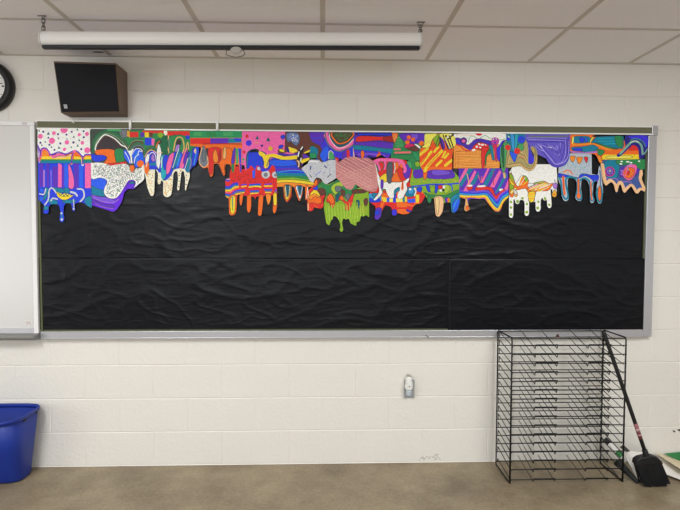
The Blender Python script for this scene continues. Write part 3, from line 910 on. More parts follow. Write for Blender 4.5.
L c 20 102,268 180,278 300,282 405,275 455,315 540,402 595,315 665,265
L t 14 105,280 180,288 300,292 408,285 455,330 540,420 595,335 665,280
L y 22 105,292 178,300 300,302 400,298 440,345 500,425 545,445 575,400 610,340 665,298
L o2 14 108,304 130,308 178,318 230,308 330,318 395,314 432,365 500,448 545,464 575,430 610,365 662,315
P be 178,310 195,330 208,390 226,440 205,466 175,466 160,440 170,390
P o 175,430 205,400 218,440 200,464
A|3|drawing of a woodgrain board under a purple wave with red and teal drips
F 450 128
O wd 45,62 640,62 640,130 590,170 572,260 562,370 562,455 40,458
P w 55,64 640,64 640,160 570,210 540,170 440,140 330,130 250,160 200,190 120,150 60,115
L pe 6 70,75 180,80 280,85
L gn 7 205,165 235,95 280,100 320,125 400,85 450,115 520,110 570,135 630,120
H wo 5 60,270 360,262 11 0,18
H wy 4 65,280 360,270 10 0,18
L wo 6 60,440 62,280 120,262
L wo 5 90,440 95,300
H wo 5 400,385 555,375 5 0,16
H wy 4 400,395 555,385 4 0,17
P r 250,250 270,200 330,165 400,172 440,200 440,250 380,258 300,240
P v 60,115 120,120 195,190 230,180 280,130 350,120 430,140 480,160 470,205 400,175 330,160 270,195 240,250 190,235 130,195 75,185
P b3 60,125 130,150 200,215 235,200 290,145 430,150 470,175 400,165 320,150 260,190 225,230 170,205 70,160
L r 14 70,190 120,205 150,240 200,260 245,250
P w 318,175 335,172 345,190 325,195
P w 290,205 310,200 318,220 295,225
P w 350,185 375,178 385,195 360,200
P w 330,215 350,212 355,228 335,228
P w 248,245 280,235 285,255 255,262
P w 390,190 408,184 410,200
P r 358,240 430,225 425,260 400,310 388,450 362,450
P t 438,200 480,205 502,340 498,370 478,355 460,270
P g 450,230 460,290 420,320 405,440 398,330
C v2 155,145,40
C pk 155,148,20
C li2 512,150,46
C v 495,130,12 525,128,12 510,165,12
C w 492,128,7 524,125,7
P r3 485,195 530,190 535,300 530,380 510,350 505,260
P b3 530,230 560,200 590,150 630,140 600,210 580,300 568,370 545,365 530,300
P r 290,64 360,64 350,85 310,85
A|4|drawing with teal tops, two red dots and olive ribbons, above the orange burst
F 495 128
O ol 125,66 332,66 352,140 372,180 380,280 375,390 400,420 440,395 445,300 405,240 400,215 430,205 470,235 482,300 478,400 445,465 395,495 345,475 290,430 230,440 150,455 122,440 110,512 85,500 62,420 58,300 60,220 105,155 128,140
P g3 60,220 120,160 150,180 130,300 118,420 105,505 85,490 66,420
P g2 70,230 100,200 105,420 90,440
P t 128,68 335,68 340,150 300,190 260,210 245,280 220,388 190,300 160,230 150,180 130,150
P c 175,72 215,72 220,260 195,240
P t3 225,80 260,80 250,200 225,260
P b2 165,265 220,280 260,255 240,350 218,388 190,340
C b 300,130,42 150,125,20
P g3 250,220 270,185 310,180 330,230 290,260
P g3 120,200 150,170 175,200 160,220
C r 145,222,32 252,262,36
L w2 9 150,90 165,110
L brn 5 130,420 230,400 290,395 340,440 400,460 440,420 465,300 440,220
L be 8 130,430 230,418 290,412 340,455 400,475 450,430 472,320
L brn 5 260,340 320,350 360,420 400,435
L brn 5 270,290 330,310 360,370
L r 5 275,325 330,335
L be 6 280,270 340,300 360,350
L be 7 270,310 330,330 365,390
L brn 5 135,410 160,290 200,380
L be 7 150,400 170,330 205,390
L brn 5 410,230 425,310 450,300 455,240
L y2 8 430,220 440,280
A|3|drawing filled with nested purple lines, right of the teal and olive drawing
F 530 128
O pu -62,70 455,70 452,300 435,370 400,420 350,442 300,450 250,435 210,395 185,345 130,320 85,300 55,215 15,210 10,260 50,330 45,395 -5,412 -30,385 -20,250 -45,180
L gy2 20 0,95 200,98 430,92
L dv 8 -20,115 200,118 400,125 445,110
L lv 7 -20,130 200,138 380,145
L dv 9 -40,150 80,160 370,165 385,260 350,370
L lv 7 400,130 405,280 370,380 320,405
L dv 8 432,130 425,290 390,390 310,428 240,400
L lv 9 90,180 160,260 240,350 290,410 380,390 430,330
L dv 8 95,210 160,290 220,370 270,425
L lv 6 120,190 220,230 320,330
L dv 7 150,180 260,235 330,290 345,200
L lv 6 200,190 300,250 315,200
L lv 7 60,200 110,240 170,270
L lv 6 -40,112 200,112 420,118
L lv 6 340,160 350,260 310,330
L dv 6 130,200 210,290 300,390
L lv 5 130,230 200,310 270,400
L dv 6 180,200 280,280 330,330 360,200
L lv 5 240,200 290,230 300,195
L dv 6 60,140 240,150 370,155
L dv 6 415,120 418,280 380,370
L lv 6 440,150 435,300 400,380
L w2 5 110,200 140,225
L w2 5 200,215 250,225
L dv 10 -40,170 0,230 -5,390
P b3 -20,260 10,280 48,340 42,390 -5,408 -28,385
L dv 12 200,385 250,428 300,445 350,436 400,410 440,340
A|1|white drip drawing with an orange burst and green-dotted white drips
F 500 174
O w 105,-20 160,-110 640,-110 652,100 642,160 640,250 615,266 590,245 596,180 572,165 582,300 585,370 560,390 537,372 530,285 518,298 498,300 486,285 480,262 460,300 462,400 440,428 415,424 405,400 402,310 380,320 350,328 330,310 328,440 322,468 300,476 278,462 280,330 270,300 240,290 222,300 218,330 198,342 175,330 165,285 152,290 150,470 140,495 120,498 102,482
P w 155,-105 640,-110 645,90 560,110 480,80 330,110 290,30 240,20 180,110 155,60
X s2 5 60 170,-90 630,-90 630,80 330,90 180,90
X pk 4 30 170,-90 630,-90 630,80 330,90 180,90
P o 105,0 145,15 175,110 215,140 230,70 260,25 300,30 325,80 320,150 480,80 560,110 600,105 585,140 540,190 420,195 400,240 385,310 350,325 325,305 320,220 290,165 210,180 165,190 150,260 105,230
P lm 105,0 145,20 165,110 130,90
P lm 110,110 160,150 115,180
P lm 270,25 295,25 320,75 290,90
P y 110,60 170,130 130,120
P y 118,195 160,160 190,165 130,230
L y 12 240,120 260,40
L y 10 255,130 310,80
L o 9 220,140 270,30
L o 9 230,150 325,90
P y2 310,165 480,90 560,120 480,180 400,190 320,190
H y 9 330,168 470,98 6 24,6
H w 5 340,172 480,100 5 26,7
L y 9 215,130 245,35
L w 6 225,130 285,40
L y 9 150,120 110,60
L o 9 195,150 130,60
L w 6 120,215 175,165
L r 9 310,175 480,95
L o 8 320,190 560,125
L w 7 330,160 470,90
L w 8 440,165 570,118
L o 9 380,200 590,125
P lm2 380,110 480,80 490,95 400,115
P y 318,215 395,200 385,300 350,322 328,300
L be 7 325,250 390,255
L o 7 325,230 390,225
L o 6 330,280 385,280
C lm 125,318,15 125,380,15 125,460,15 200,312,18 255,275,15 305,340,14 302,432,17 435,315,14 428,385,17 510,278,16 560,350,15
C lm2 125,318,7 125,460,7 302,432,8 428,385,8 510,278,8
P y2 165,240 180,210 200,240 180,260
P w3 150,170 180,190 200,220 165,230
L br 8 620,60 628,120
P li 600,110 650,110 640,170 610,160
P y2 592,220 615,180 640,205 640,250 615,264 592,245
C o 615,235,12
A|2|pale blue-hemmed drawing with four long orange drips, right of the orange burst
F 550 160
O sg 98,90 96,-75 472,-75 474,158 545,168 550,100 562,60 580,120 592,260 602,360 590,470 570,497 545,488 528,440 520,380 532,280 545,245 510,242 490,270 485,380 505,455 490,485 468,488 452,465 455,380 446,290 425,235 390,212 355,225 350,320 368,430 350,462 325,466 290,440 288,400 305,320 300,235 270,208 225,200 200,215 200,320 216,420 205,455 178,468 150,455 132,400 120,290 92,210
X cy 14 90 105,-60 465,-60 465,130 300,170 150,120
X s 14 60 105,-60 465,-60 465,130 300,170 150,120
P b 95,155 150,160 240,180 320,200 345,160 400,155 470,170 548,170 545,228 490,232 445,200 390,180 320,210 250,185 170,195 100,195
P v 480,225 545,228 530,250 490,250
L t 22 105,195 125,250 140,380 170,440 200,430 205,380 185,300 182,215 240,190 290,215
L o 24 150,190 155,280 165,390
L r 8 148,190 152,340
L t 20 312,215 310,300 300,400 325,448 355,430 340,340 335,240 390,205 440,235 460,300
L o 20 322,225 322,330 326,430
C o 325,405,24
L t 16 450,280 465,380 460,450 485,465 492,430 472,350 480,270 520,230
L o 15 462,250 465,350 475,450
L t 18 535,320 532,420 560,480 585,450 590,360 575,290
P o 555,300 575,310 582,400 565,470 545,420 545,350
L o 12 150,140 185,118 230,125 255,165
L be 8 160,155 195,135 235,150
L sb 16 565,120 575,200 570,290
P b 95,150 130,160 130,190 95,190
P bt 350,165 375,148 400,165
P b3 150,-35 205,-35 182,28 170,0
P o2 225,-40 290,-38 256,28
P o2 300,-30 372,-25 330,48
P r 385,-30 430,-30 415,35
C o 510,125,30
A|3|rainbow striped drawing under a navy curve, at the right end of the top row
F 595 128
O o 350,82 608,82 602,240 562,310 545,346 500,352 300,358 70,358 95,290 20,270 150,230 300,240
P r 390,250 400,215 440,190 490,225 492,258
p o 100,258 495,255 495,300 90,300
p y 60,358 95,302 495,300 495,356
P y3 150,320 400,315 400,340 150,345
P n 345,82 608,82 602,240 562,310 545,346 503,350 492,250 470,205 440,192 400,215 350,265 290,318 258,328 246,310 262,288 320,245 345,195
P b3 380,90 595,90 590,220 560,200 520,140 420,130
L g3 8 400,145 440,120 500,130 545,160 570,210
L sg2 24 285,292 345,230 390,180 430,155 480,155 520,190 535,240 540,295
L sg2 12 540,295 565,285 595,235
L w 6 400,165 450,145 500,165
A|5|teal and orange drawing with yellow ends, just above the pale one with pennants
F 565 128
O o 58,76 345,74 355,92 660,88 672,160 668,230 640,250 560,240 470,272 420,310 425,385 395,402 370,340 340,295 290,292 240,285 150,285 70,285 58,260
P k 345,76 660,86 660,100 350,105
P t 95,100 270,96 270,162 90,168
P b 165,110 210,110 215,160 175,160
P b2 225,110 250,115 255,155 230,155
P y3 80,115 100,98 95,165 80,180
P y3 300,112 330,100 290,165 275,175
P t 300,168 340,115 380,98 655,92 665,140 655,230 560,225 450,195 360,170
H t3 9 380,120 640,110 3 6,32
P g 330,165 450,195 600,240 500,230 400,195
L o2 22 90,190 200,185 300,182 380,200 470,235 560,255 650,258
P t 75,220 180,210 260,200 320,190 380,225 350,258 230,272 140,260 85,255
P b 90,235 170,225 200,260 120,262
P g 370,240 450,262 410,312 375,300
P li 70,262 200,275 350,262 360,280 230,285 80,280
P o2 362,320 395,312 425,380 395,398
P g 560,95 640,92 655,200 600,215
A|1|peach-edged drawing with a teal circle and an orange flower, far right
F 590 155
O sl 120,85 150,60 200,45 622,42 622,160 592,172 602,215 585,262 600,310 632,378 620,420 580,392 545,438 515,432 480,370 465,350 430,390 395,432 372,412 350,330 330,340 308,432 290,420 270,330 240,305 205,330 180,352 150,310 130,230 122,200
P g 60,70 130,70 130,100 60,100
P t 165,80 220,55 300,60 335,140 320,230 290,270 220,265 165,200
P g 310,55 622,50 622,160 520,152 440,110 330,115
P w 335,95 360,95 365,108 340,108
P w 345,70 370,66 372,78 348,80
P w 410,72 440,68 445,82 415,84
P w 545,65 565,62 568,76 548,78
P w 450,82 475,80 478,92 455,95
C r3 225,188,56
C dv 225,188,46
C li 225,185,34
C n 226,184,26
C s 226,182,15
C t2 226,182,8
P v 325,190 350,145 400,140 400,230 360,250 335,230
P v 510,150 560,160 550,200 500,240
X w 6 16 335,160 380,160 380,240 340,220
P pk 365,210 385,160 440,105 530,120 515,220 450,290 390,260
P o 385,200 405,150 450,140 505,160 500,220 450,265 400,250
P r 430,150 450,190 430,230 415,200
L y2 6 430,160 480,200 440,250
L pk 10 400,140 415,200 385,240
L lv 8 430,180 430,120 480,105
L r3 5 460,160 490,210 450,240
L li 7 180,250 220,270 290,265 340,310 400,300 470,310
L pe 38 140,110 150,180 158,240 182,325 225,290 262,310 288,350 302,400 318,340 348,312 375,360 396,410 430,370 470,345 500,380 530,425 565,390 615,395 600,340 572,270 578,220 580,185
L be 12 132,110 145,250 180,345
"""
# ------------------------------------------------------------ black paper on the board
def paper_mat():
    m = bpy.data.materials.new('black_roll_paper'); m.use_nodes = True; nt = m.node_tree; b = nt.nodes['Principled BSDF']
    b.inputs['Base Color'].default_value = (*lin((7, 8, 15)), 1); b.inputs['Roughness'].default_value = 0.36; b.inputs['Specular IOR Level'].default_value = 0.22
    tc = nt.nodes.new('ShaderNodeTexCoord'); mp = nt.nodes.new('ShaderNodeMapping'); mp.inputs['Scale'].default_value = (2.2, 1, 16)
    nt.links.new(tc.outputs['Object'], mp.inputs['Vector'])
    n = nt.nodes.new('ShaderNodeTexNoise'); n.inputs['Scale'].default_value = 4; n.inputs['Detail'].default_value = 6
    nt.links.new(mp.outputs['Vector'], n.inputs['Vector'])
    bp = nt.nodes.new('ShaderNodeBump'); bp.inputs['Strength'].default_value = 0.22; bp.inputs['Distance'].default_value = 0.005
    nt.links.new(n.outputs['Fac'], bp.inputs['Height']); nt.links.new(bp.outputs['Normal'], b.inputs['Normal'])
    return m
M_BLKPAPER = paper_mat()
def ridged(x, z, seed, ax, az, fr):
    """thin crease ridges where a noise field crosses zero"""
    v = mnoise.noise(Vector((x*ax*fr, z*az*fr, seed)))
    return max(0.0, 1-abs(v)*7)
def wrinkle(x, z, seed, amp):
    d = 0.0
    d += 0.8*mnoise.noise(Vector((x*1.6+z*1.1, z*6-x*0.8, seed)))
    d += 0.60*ridged(x+z*0.5, z-x*0.22, seed+3.3, 1.0, 2.6, 1.9)
    d += 0.50*ridged(x-z*0.7, z+x*0.25, seed+7.1, 1.6, 3.4, 2.7)
    d += 0.30*ridged(x+z*0.9, z-x*0.4, seed+17.1, 2.2, 4.4, 4.1)
    d += 0.16*mnoise.noise(Vector((x*9, z*30, seed+11)))
    return d*amp
def sheet(name, corners, Y, seed, nu, nv, label, creases=(), rag=0.0, fold=0.0):
    (ax, ay), (bx_, by) = corners
    A = at(ax, ay, Y); B = at(bx_, by, Y)
    def fn(u, v):
        v = 1-(1-v)**1.7; x = A.x+(B.x-A.x)*u; z = B.z+(A.z-B.z)*v
        e = min(1.0, 12*min(u*(B.x-A.x)/0.6, (1-u)*(B.x-A.x)/0.6, v, 1-v))
        y = Y-wrinkle(x, z, seed, 0.0032)*(0.25+0.75*e)
        for cz, cw, ca in creases:
            zz = cz+0.004*mnoise.noise(Vector((x*3, 0, seed)))
            k = (z-zz)/cw
            y -= ca/(1+math.exp(max(-30, min(30, k))))*(0.3+1.2*abs(mnoise.noise(Vector((x*2.3, 4, seed)))))
        if fold:
            y += fold*math.exp(-(B.z-z)/0.003)*(0.3+1.4*abs(mnoise.noise(Vector((x*2.1, 9, 1)))))
            z += 0.006*mnoise.noise(Vector((x*1.7, 9, 5)))*max(0, 1-(B.z-z)/0.1)
        if rag and v == 0: z += rag*mnoise.noise(Vector((x*9, 1.5, seed)))
        return (x, max(-0.0335, min(Y+0.003, y)), z)
    mb = MB().grid(nu, nv, fn)
    return tag(mb.build(name, M_BLKPAPER, smooth=True, solid=0.0005), label, 'paper', 'black paper sheets on the chalkboard')
z_mid = at(345, 258.5, -0.03).z; z_low = at(560, 308, -0.03).z
sheet('black_paper', ((39.5, 329.6), (450.0, 258.0)), -0.0272, 4.0, 260, 90, 'wide strip of wrinkled black paper, lower left of the board', fold=0.004)
sheet('black_paper', ((448, 330.0), (645.3, 258.3)), -0.0282, 9.0, 120, 90, 'shorter strip of black paper at the lower right of the board, with a low fold', creases=((z_low, 0.0012, 0.0018),), fold=0.004)
sheet('black_paper', ((39.3, 263.0), (645.8, 132.8)), -0.0245, 2.0, 340, 110, 'long top sheet of wrinkled black paper under the drawings')

# ------------------------------------------------------------ the drip drawings
PAL = dict(ln=(44,38,44), w=(240,238,232), w2=(238,232,212), w3=(214,210,206), w4=(222,190,186), s=(196,198,204), s2=(160,165,180), sg=(178,186,196), k=(26,23,30), gk=(58,50,54), gk2=(82,88,98),
 gy=(118,122,130), gy2=(104,112,116), gd=(78,74,76), r=(200,48,46), r2=(148,36,42), r3=(196,40,96), r4=(214,84,40), o=(228,112,44), o2=(236,140,58), y=(242,206,66), y2=(216,170,62), y3=(244,226,112),
 g=(48,128,78), g2=(30,96,66), g3=(80,158,100), g4=(46,140,92), gn=(120,170,130), lm=(134,170,52), lm2=(164,190,74), lg=(178,204,96), b=(38,62,196), b2=(44,92,214), b3=(62,52,196), bt=(50,96,150), c=(64,150,204), cy=(120,180,196),
 n=(36,32,118), t=(18,120,146), t2=(20,86,100), t3=(44,158,176), v=(88,48,168), v2=(66,36,116), v3=(96,40,196), v4=(116,84,196), li=(164,120,196), li2=(180,70,150), pk=(224,108,164), pk2=(210,96,156), pk3=(222,110,120),
 pe=(238,190,150), be=(222,176,116), be2=(238,204,150), br=(94,58,48), brn=(112,94,60), ol=(168,156,110), od=(72,72,48), mv=(192,132,132), mv2=(160,96,104), mv3=(206,156,150), gd2=(66,74,68), gm=(58,108,78), sb=(98,116,150), sg2=(124,164,150), sl=(66,88,144),
 wd=(226,152,74), wo=(188,104,46), wy=(238,186,104), pu=(98,88,184), dv=(62,44,150), lv=(160,152,218))
def vivid(c):
    g = 0.3*c[0]+0.59*c[1]+0.11*c[2]
    return tuple(max(3, min(252, (g+(v-g)*1.16)*1.07)) for v in c)
LIN = {k: lin(vivid(v)) for k, v in PAL.items()}
def marker_mat():
    m = bpy.data.materials.new('marker_on_paper'); m.use_nodes = True; nt = m.node_tree; b = nt.nodes['Principled BSDF']
    at_ = nt.nodes.new('ShaderNodeAttribute'); at_.attribute_name = 'ink'
    tc = nt.nodes.new('ShaderNodeTexCoord'); mp = nt.nodes.new('ShaderNodeMapping'); mp.inputs['Scale'].default_value = (1.6, 1, 0.8); mp.inputs['Rotation'].default_value = (0, 0.5, 0)
    nt.links.new(tc.outputs['Object'], mp.inputs['Vector'])
    n = nt.nodes.new('ShaderNodeTexNoise'); n.inputs['Scale'].default_value = 90; n.inputs['Detail'].default_value = 3
    nt.links.new(mp.outputs['Vector'], n.inputs['Vector'])
    r = nt.nodes.new('ShaderNodeValToRGB'); nt.links.new(n.outputs['Fac'], r.inputs['Fac'])
    r.color_ramp.elements[0].position = 0.3; r.color_ramp.elements[0].color = (0.84, 0.84, 0.84, 1)
    r.color_ramp.elements[1].position = 0.7; r.color_ramp.elements[1].color = (1.14, 1.14, 1.14, 1)
    mx = nt.nodes.new('ShaderNodeMix'); mx.data_type = 'RGBA'; mx.blend_type = 'MULTIPLY'; mx.inputs['Factor'].default_value = 1
    nt.links.new(at_.outputs['Color'], mx.inputs['A']); nt.links.new(r.outputs['Color'], mx.inputs['B'])
    nt.links.new(mx.outputs['Result'], b.inputs['Base Color']); b.inputs['Roughness'].default_value = 0.62; b.inputs['Specular IOR Level'].default_value = 0.35
    return m
M_INK = marker_mat()
def smooth_pts(p, closed, n=4):
    if len(p) < 3: return p
    out = []; N = len(p)
    for i in range(N if closed else N-1):
        g = lambda k: p[k % N] if closed else p[max(0, min(N-1, k))]
        p0, p1, p2, p3 = g(i-1), g(i), g(i+1), g(i+2)
        for s in range(n):
            t = s/n
            out.append(tuple(0.5*(2*p1[a]+(p2[a]-p0[a])*t+(2*p0[a]-5*p1[a]+4*p2[a]-p3[a])*t*t+(3*p1[a]-p0[a]-3*p2[a]+p3[a])*t**3) for a in (0, 1)))
    if not closed: out.append(p[-1])
    return out
def soft_outline(p):
    """smooth only where the outline turns gently; keep square corners square"""
    out = []; N = len(p)
    for i in range(N):
        a, b, c = p[i-1], p[i], p[(i+1) % N]
        d1 = (b[0]-a[0], b[1]-a[1]); d2 = (c[0]-b[0], c[1]-b[1])
        l1 = math.hypot(*d1); l2 = math.hypot(*d2)
        cs = (d1[0]*d2[0]+d1[1]*d2[1])/max(1e-6, l1*l2)
        if l1 > 150 and l2 > 60 or l2 > 150 and l1 > 60: out.append(b)
        elif cs > 0.97: out.append(b)
        else:
            k1 = min(0.35, 22/max(l1, 1)); k2 = min(0.35, 22/max(l2, 1))
            q1 = (b[0]-d1[0]*k1, b[1]-d1[1]*k1); q2 = (b[0]+d2[0]*k2, b[1]+d2[1]*k2)
            for t in (0, 0.33, 0.67, 1): out.append(tuple((1-t)**2*q1[a]+2*t*(1-t)*b[a]+t*t*q2[a] for a in (0, 1)))
    return out
def inside(pt, poly):
    x, y = pt; c = False; N = len(poly)
    for i in range(N):
        (x1, y1), (x2, y2) = poly[i], poly[i-1]
        if (y1 > y) != (y2 > y) and x < (x2-x1)*(y-y1)/(y2-y1)+x1: c = not c
    return c
def parse(s): return [tuple(float(v) for v in q.split(',')) for q in s]
def ribbon(pts, w, add, col):
    h = w/2
    for i, (a, b) in enumerate(zip(pts, pts[1:])):
        dx, dy = b[0]-a[0], b[1]-a[1]; l = math.hypot(dx, dy)
        if l < 1e-6: continue
        nx, ny = -dy/l*h, dx/l*h; ex, ey = dx/l*h*0.25, dy/l*h*0.25
        add(col, [(a[0]-ex+nx, a[1]-ey+ny), (b[0]+ex+nx, b[1]+ey+ny), (b[0]+ex-nx, b[1]+ey-ny), (a[0]-ex-nx, a[1]-ey-ny)])
    for i, c in enumerate(pts if w > 5 else []):
        if 0 < i < len(pts)-1 and w > 16 or (i in (0, len(pts)-1) and w > 12):
            add(col, [(c[0]+h*math.cos(k*math.pi/4), c[1]+h*math.sin(k*math.pi/4)) for k in range(8)])
def make_drawing(level, label, lines, seed):
    rg = random.Random(seed)
    polys = []
    ox = oy = 0.0; S = 680/60
    def add(col, pts): polys.append((col, [(x+rg.uniform(-.02, .02), y+rg.uniform(-.02, .02)) for x, y in pts]))
    for ln in lines:
        t = ln.split(); op = t[0]
        if op == 'F': ox, oy = float(t[1]), float(t[2])
        elif op == 'O': add(t[1], soft_outline(parse(t[2:])))
        elif op in 'PQ':
            q = smooth_pts(parse(t[2:]), True, 3); add(t[1], q)
            ex = max(v[0] for v in q)-min(v[0] for v in q); ey = max(v[1] for v in q)-min(v[1] for v in q)
            if ex > 30 and ey > 30 and t[1] not in ('k', 'n', 'gk'): ribbon(q+q[:1], 4.2, add, 'ln')
        elif op == 'p': add(t[1], parse(t[2:]))
        elif op == 'L': ribbon(smooth_pts(parse(t[3:]), False, 4), float(t[2]), add, t[1])
        elif op == 'l': ribbon(parse(t[3:]), float(t[2]), add, t[1])
        elif op == 'C':
            for x, y, r in parse(t[2:]):
                n = 14 if r > 15 else 8
                add(t[1], [(x+r*math.cos(2*math.pi*k/n), y+r*math.sin(2*math.pi*k/n)) for k in range(n)])
        elif op in 'TU':
            sg = -1 if op == 'T' else 1
            for x, y, s in parse(t[2:]):
                j = rg.uniform(-.25, .25)*s
                add(t[1], [(x-s*0.62, y-sg*s*0.55), (x+s*0.62, y-sg*s*0.6), (x+j, y+sg*s*0.75)])
        elif op == 'H':
            (x0, y0), (x1, y1) = parse(t[3:5]); n = int(t[5]); dx, dy = (float(v) for v in t[6].split(','))
            for k in range(n):
                j = lambda: rg.uniform(-6, 6)
                mid = ((x0+x1)/2+dx*k+j(), (y0+y1)/2+dy*k+j())
                ribbon([(x0+dx*k+j(), y0+dy*k+j()), mid, (x1+dx*k+j(), y1+dy*k+j())], float(t[2]), add, t[1])
        elif op == 'X':
            s = float(t[2]); n = int(t[3]); pg = parse(t[4:])
            xs = [q[0] for q in pg]; ys = [q[1] for q in pg]; k = 0; tries = 0
            while k < n and tries < n*20:
                tries += 1
                c = (rg.uniform(min(xs), max(xs)), rg.uniform(min(ys), max(ys)))
                if not inside(c, pg): continue
                k += 1; a = rg.uniform(0, 3.14); e = rg.uniform(0.5, 1.1)*s/2; f = rg.uniform(0.4, 0.9)*s/2
                ca, sa = math.cos(a), math.sin(a)
                add(t[1], [(c[0]+u*e*ca-v*f*sa, c[1]+u*e*sa+v*f*ca) for u, v in ((-1,-1),(1,-1),(1,1),(-1,1))])
    verts = []; edges_in = []
    for col, pts in polys:
        n = len(verts); m = len(pts); verts += [Vector(q) for q in pts]; edges_in += [(n+i, n+(i+1) % m) for i in range(m)]
    ov, oe, of, _, _, _ = delaunay_2d_cdt(verts, edges_in, [], 0, 1e-3, False)
    OV = np.array([(q.x, q.y) for q in ov]); TR = np.array([list(f) for f in of if len(f) == 3])
    CEN = OV[TR].mean(axis=1); top_ = np.full(len(TR), -1)
    for k, (col, pts) in enumerate(polys):
        p = np.array(pts); lo = p.min(0); hi = p.max(0)
        ix = np.where((CEN[:, 0] >= lo[0]) & (CEN[:, 0] <= hi[0]) & (CEN[:, 1] >= lo[1]) & (CEN[:, 1] <= hi[1]))[0]
        if k: ix = ix[top_[ix] >= 0]
        if not len(ix): continue
        x = CEN[ix, 0][:, None]; y = CEN[ix, 1][:, None]
        x1, y1 = p[:, 0][None], p[:, 1][None]; x2, y2 = np.roll(p[:, 0], 1)[None], np.roll(p[:, 1], 1)[None]
        cond = (y1 > y) != (y2 > y)
        xc = (x2-x1)*(y-y1)/np.where(np.abs(y2-y1) < 1e-9, 1e-9, y2-y1)+x1
        up_ = np.where(y2 > y1, 1, -1)
        wind = (cond & (x < xc))*up_
        ins = wind.sum(1) != 0
        top_[ix[ins]] = k
    Yf = -0.0350-0.0011*level
    keep = [(tuple(f), k) for f, k in zip(TR.tolist(), top_.tolist()) if k >= 0]
    used = sorted({i for f, _ in keep for i in f}); mp = {i: k for k, i in enumerate(used)}
    P = [at(ox+ov[i].x/S, oy+ov[i].y/S, Yf) for i in used]
    cx = sum(p.x for p in P)/len(P); zb_ = min(p.z for p in P); org = Vector((cx, Yf, zb_)); N = len(P)
    V = [p-org for p in P]+[p-org+Vector((0, 0.0005, 0)) for p in P]
    Fs = []; Cs = []; edges = {}
    for f, k in keep:
        g = [mp[i] for i in f]
        a, b, c = (V[g[0]], V[g[1]], V[g[2]])
        if (b-a).cross(c-a).y > 0: g = g[::-1]
        Fs.append(g); Cs.append(polys[k][0])
        for i in range(len(g)): edges[(g[i], g[(i+1) % len(g)])] = 1
    nf = len(Fs)
    for g in Fs[:nf]: Fs.append([i+N for i in g][::-1]); Cs.append('w')
    for (a, b) in edges:
        if (b, a) not in edges: Fs.append([b, a, a+N, b+N]); Cs.append('w')
    me = bpy.data.meshes.new('drip_drawing'); me.from_pydata(V, [], Fs); me.materials.append(M_INK)
    ca = me.color_attributes.new('ink', 'FLOAT_COLOR', 'CORNER')
    buf = []
    for poly in me.polygons: buf += [*LIN[Cs[poly.index]], 1.0]*poly.loop_total
    ca.data.foreach_set('color', buf); me.update()
    o = bpy.data.objects.new('drip_drawing', me); COL.objects.link(o); o.location = org
    return tag(o, label, 'drawing', 'drip drawings on the black paper')
cur = None; specs = []
for ln in ART.strip().split('\n'):
    if ln.startswith('#') or not ln.strip(): continue
    if ln.startswith('A|'):
        _, lv, lab = ln.split('|'); cur = (int(lv), lab, []); specs.append(cur)
    else: cur[2].append(ln)
for i, (lv, lab, lines) in enumerate(specs): make_drawing(lv, lab, lines, 100+i)

# ------------------------------------------------------------ loudspeaker on the wall
yt, yb_, bk = -0.20, -0.125, -0.002
def z_at(px, py, Y): return at(px, py, Y).z
bl = at(70, 117.5, bk); br = at(128, 117.5, bk); zt_b = at(128, 72.5, bk).z
tl, tr_, brf, blf = at(53.3, 61, yt), at(116.2, 63, yt), at(120, 112.3, yb_), at(60.8, 113, yb_)
SP = thing('loudspeaker', 'black-fronted wood loudspeaker tilted down on the wall above the board', 'loudspeaker', ((bl.x+br.x)/2, bk, bl.z))
hx = [blf, brf, Vector((br.x, bk, br.z)), Vector((bl.x, bk, bl.z)), tl, tr_, Vector((br.x, bk, zt_b)), Vector((bl.x, bk, zt_b))]
MB().hexa(hx).build('cabinet', M_WOOD, SP, bevel=0.003)
nrm = (brf-blf).cross(tl-blf).normalized()
if nrm.y > 0: nrm = -nrm
def fp(u, v): return (blf*(1-u)+brf*u)*(1-v)+(tl*(1-u)+tr_*u)*v
gq = [fp(0.025, 0.02), fp(0.985, 0.02), fp(0.985, 0.965), fp(0.02, 0.965)]
MB().hexa([gq[0]+nrm*0.008, gq[1]+nrm*0.008, gq[1]-nrm*0.004, gq[0]-nrm*0.004, gq[3]+nrm*0.008, gq[2]+nrm*0.008, gq[2]-nrm*0.004, gq[3]-nrm*0.004]).build('grille', M_GRILLE, SP, bevel=0.003)
q = [fp(0.085, 0.09), fp(0.14, 0.09), fp(0.135, 0.17), fp(0.08, 0.17)]
MB().hexa([q[0]+nrm*0.011, q[1]+nrm*0.011, q[1]+nrm*0.006, q[0]+nrm*0.006, q[3]+nrm*0.011, q[2]+nrm*0.011, q[2]+nrm*0.006, q[3]+nrm*0.006]).build('badge', mat('silver_badge', (170, 170, 172), 0.35, metal=0.5), SP)

# ------------------------------------------------------------ wall clock
ck = at(-13.5, 86, -0.03)
def ring(c, prof, n=48):
    mb = MB(); N = len(prof)
    for i in range(n):
        a = 2*math.pi*i/n
        for r, y in prof: mb.v.append(Vector((c.x+r*math.cos(a), y, c.z+r*math.sin(a))))
    for i in range(n):
        for j in range(N):
            a = i*N+j; b = i*N+(j+1) % N; c2 = ((i+1) % n)*N+(j+1) % N; d = ((i+1) % n)*N+j
            mb.face((a, b, c2, d))
    return mb
CK = thing('wall_clock', 'round wall clock with a thick black rim, left of the loudspeaker', 'clock', (ck.x, -0.001, ck.z-0.155))
R0 = 0.148
ring(ck, [(R0, -0.002), (R0+0.002, -0.030), (R0-0.006, -0.046), (R0-0.020, -0.052), (R0-0.036, -0.046), (R0-0.044, -0.030), (R0-0.044, -0.002)]).build('rim', M_BLACK, CK, smooth=True)
fc = MB(); fc.v = [Vector((ck.x+(R0-0.042)*math.cos(a*math.pi/18), -0.028, ck.z+(R0-0.042)*math.sin(a*math.pi/18))) for a in range(36)]; fc.face(range(36))
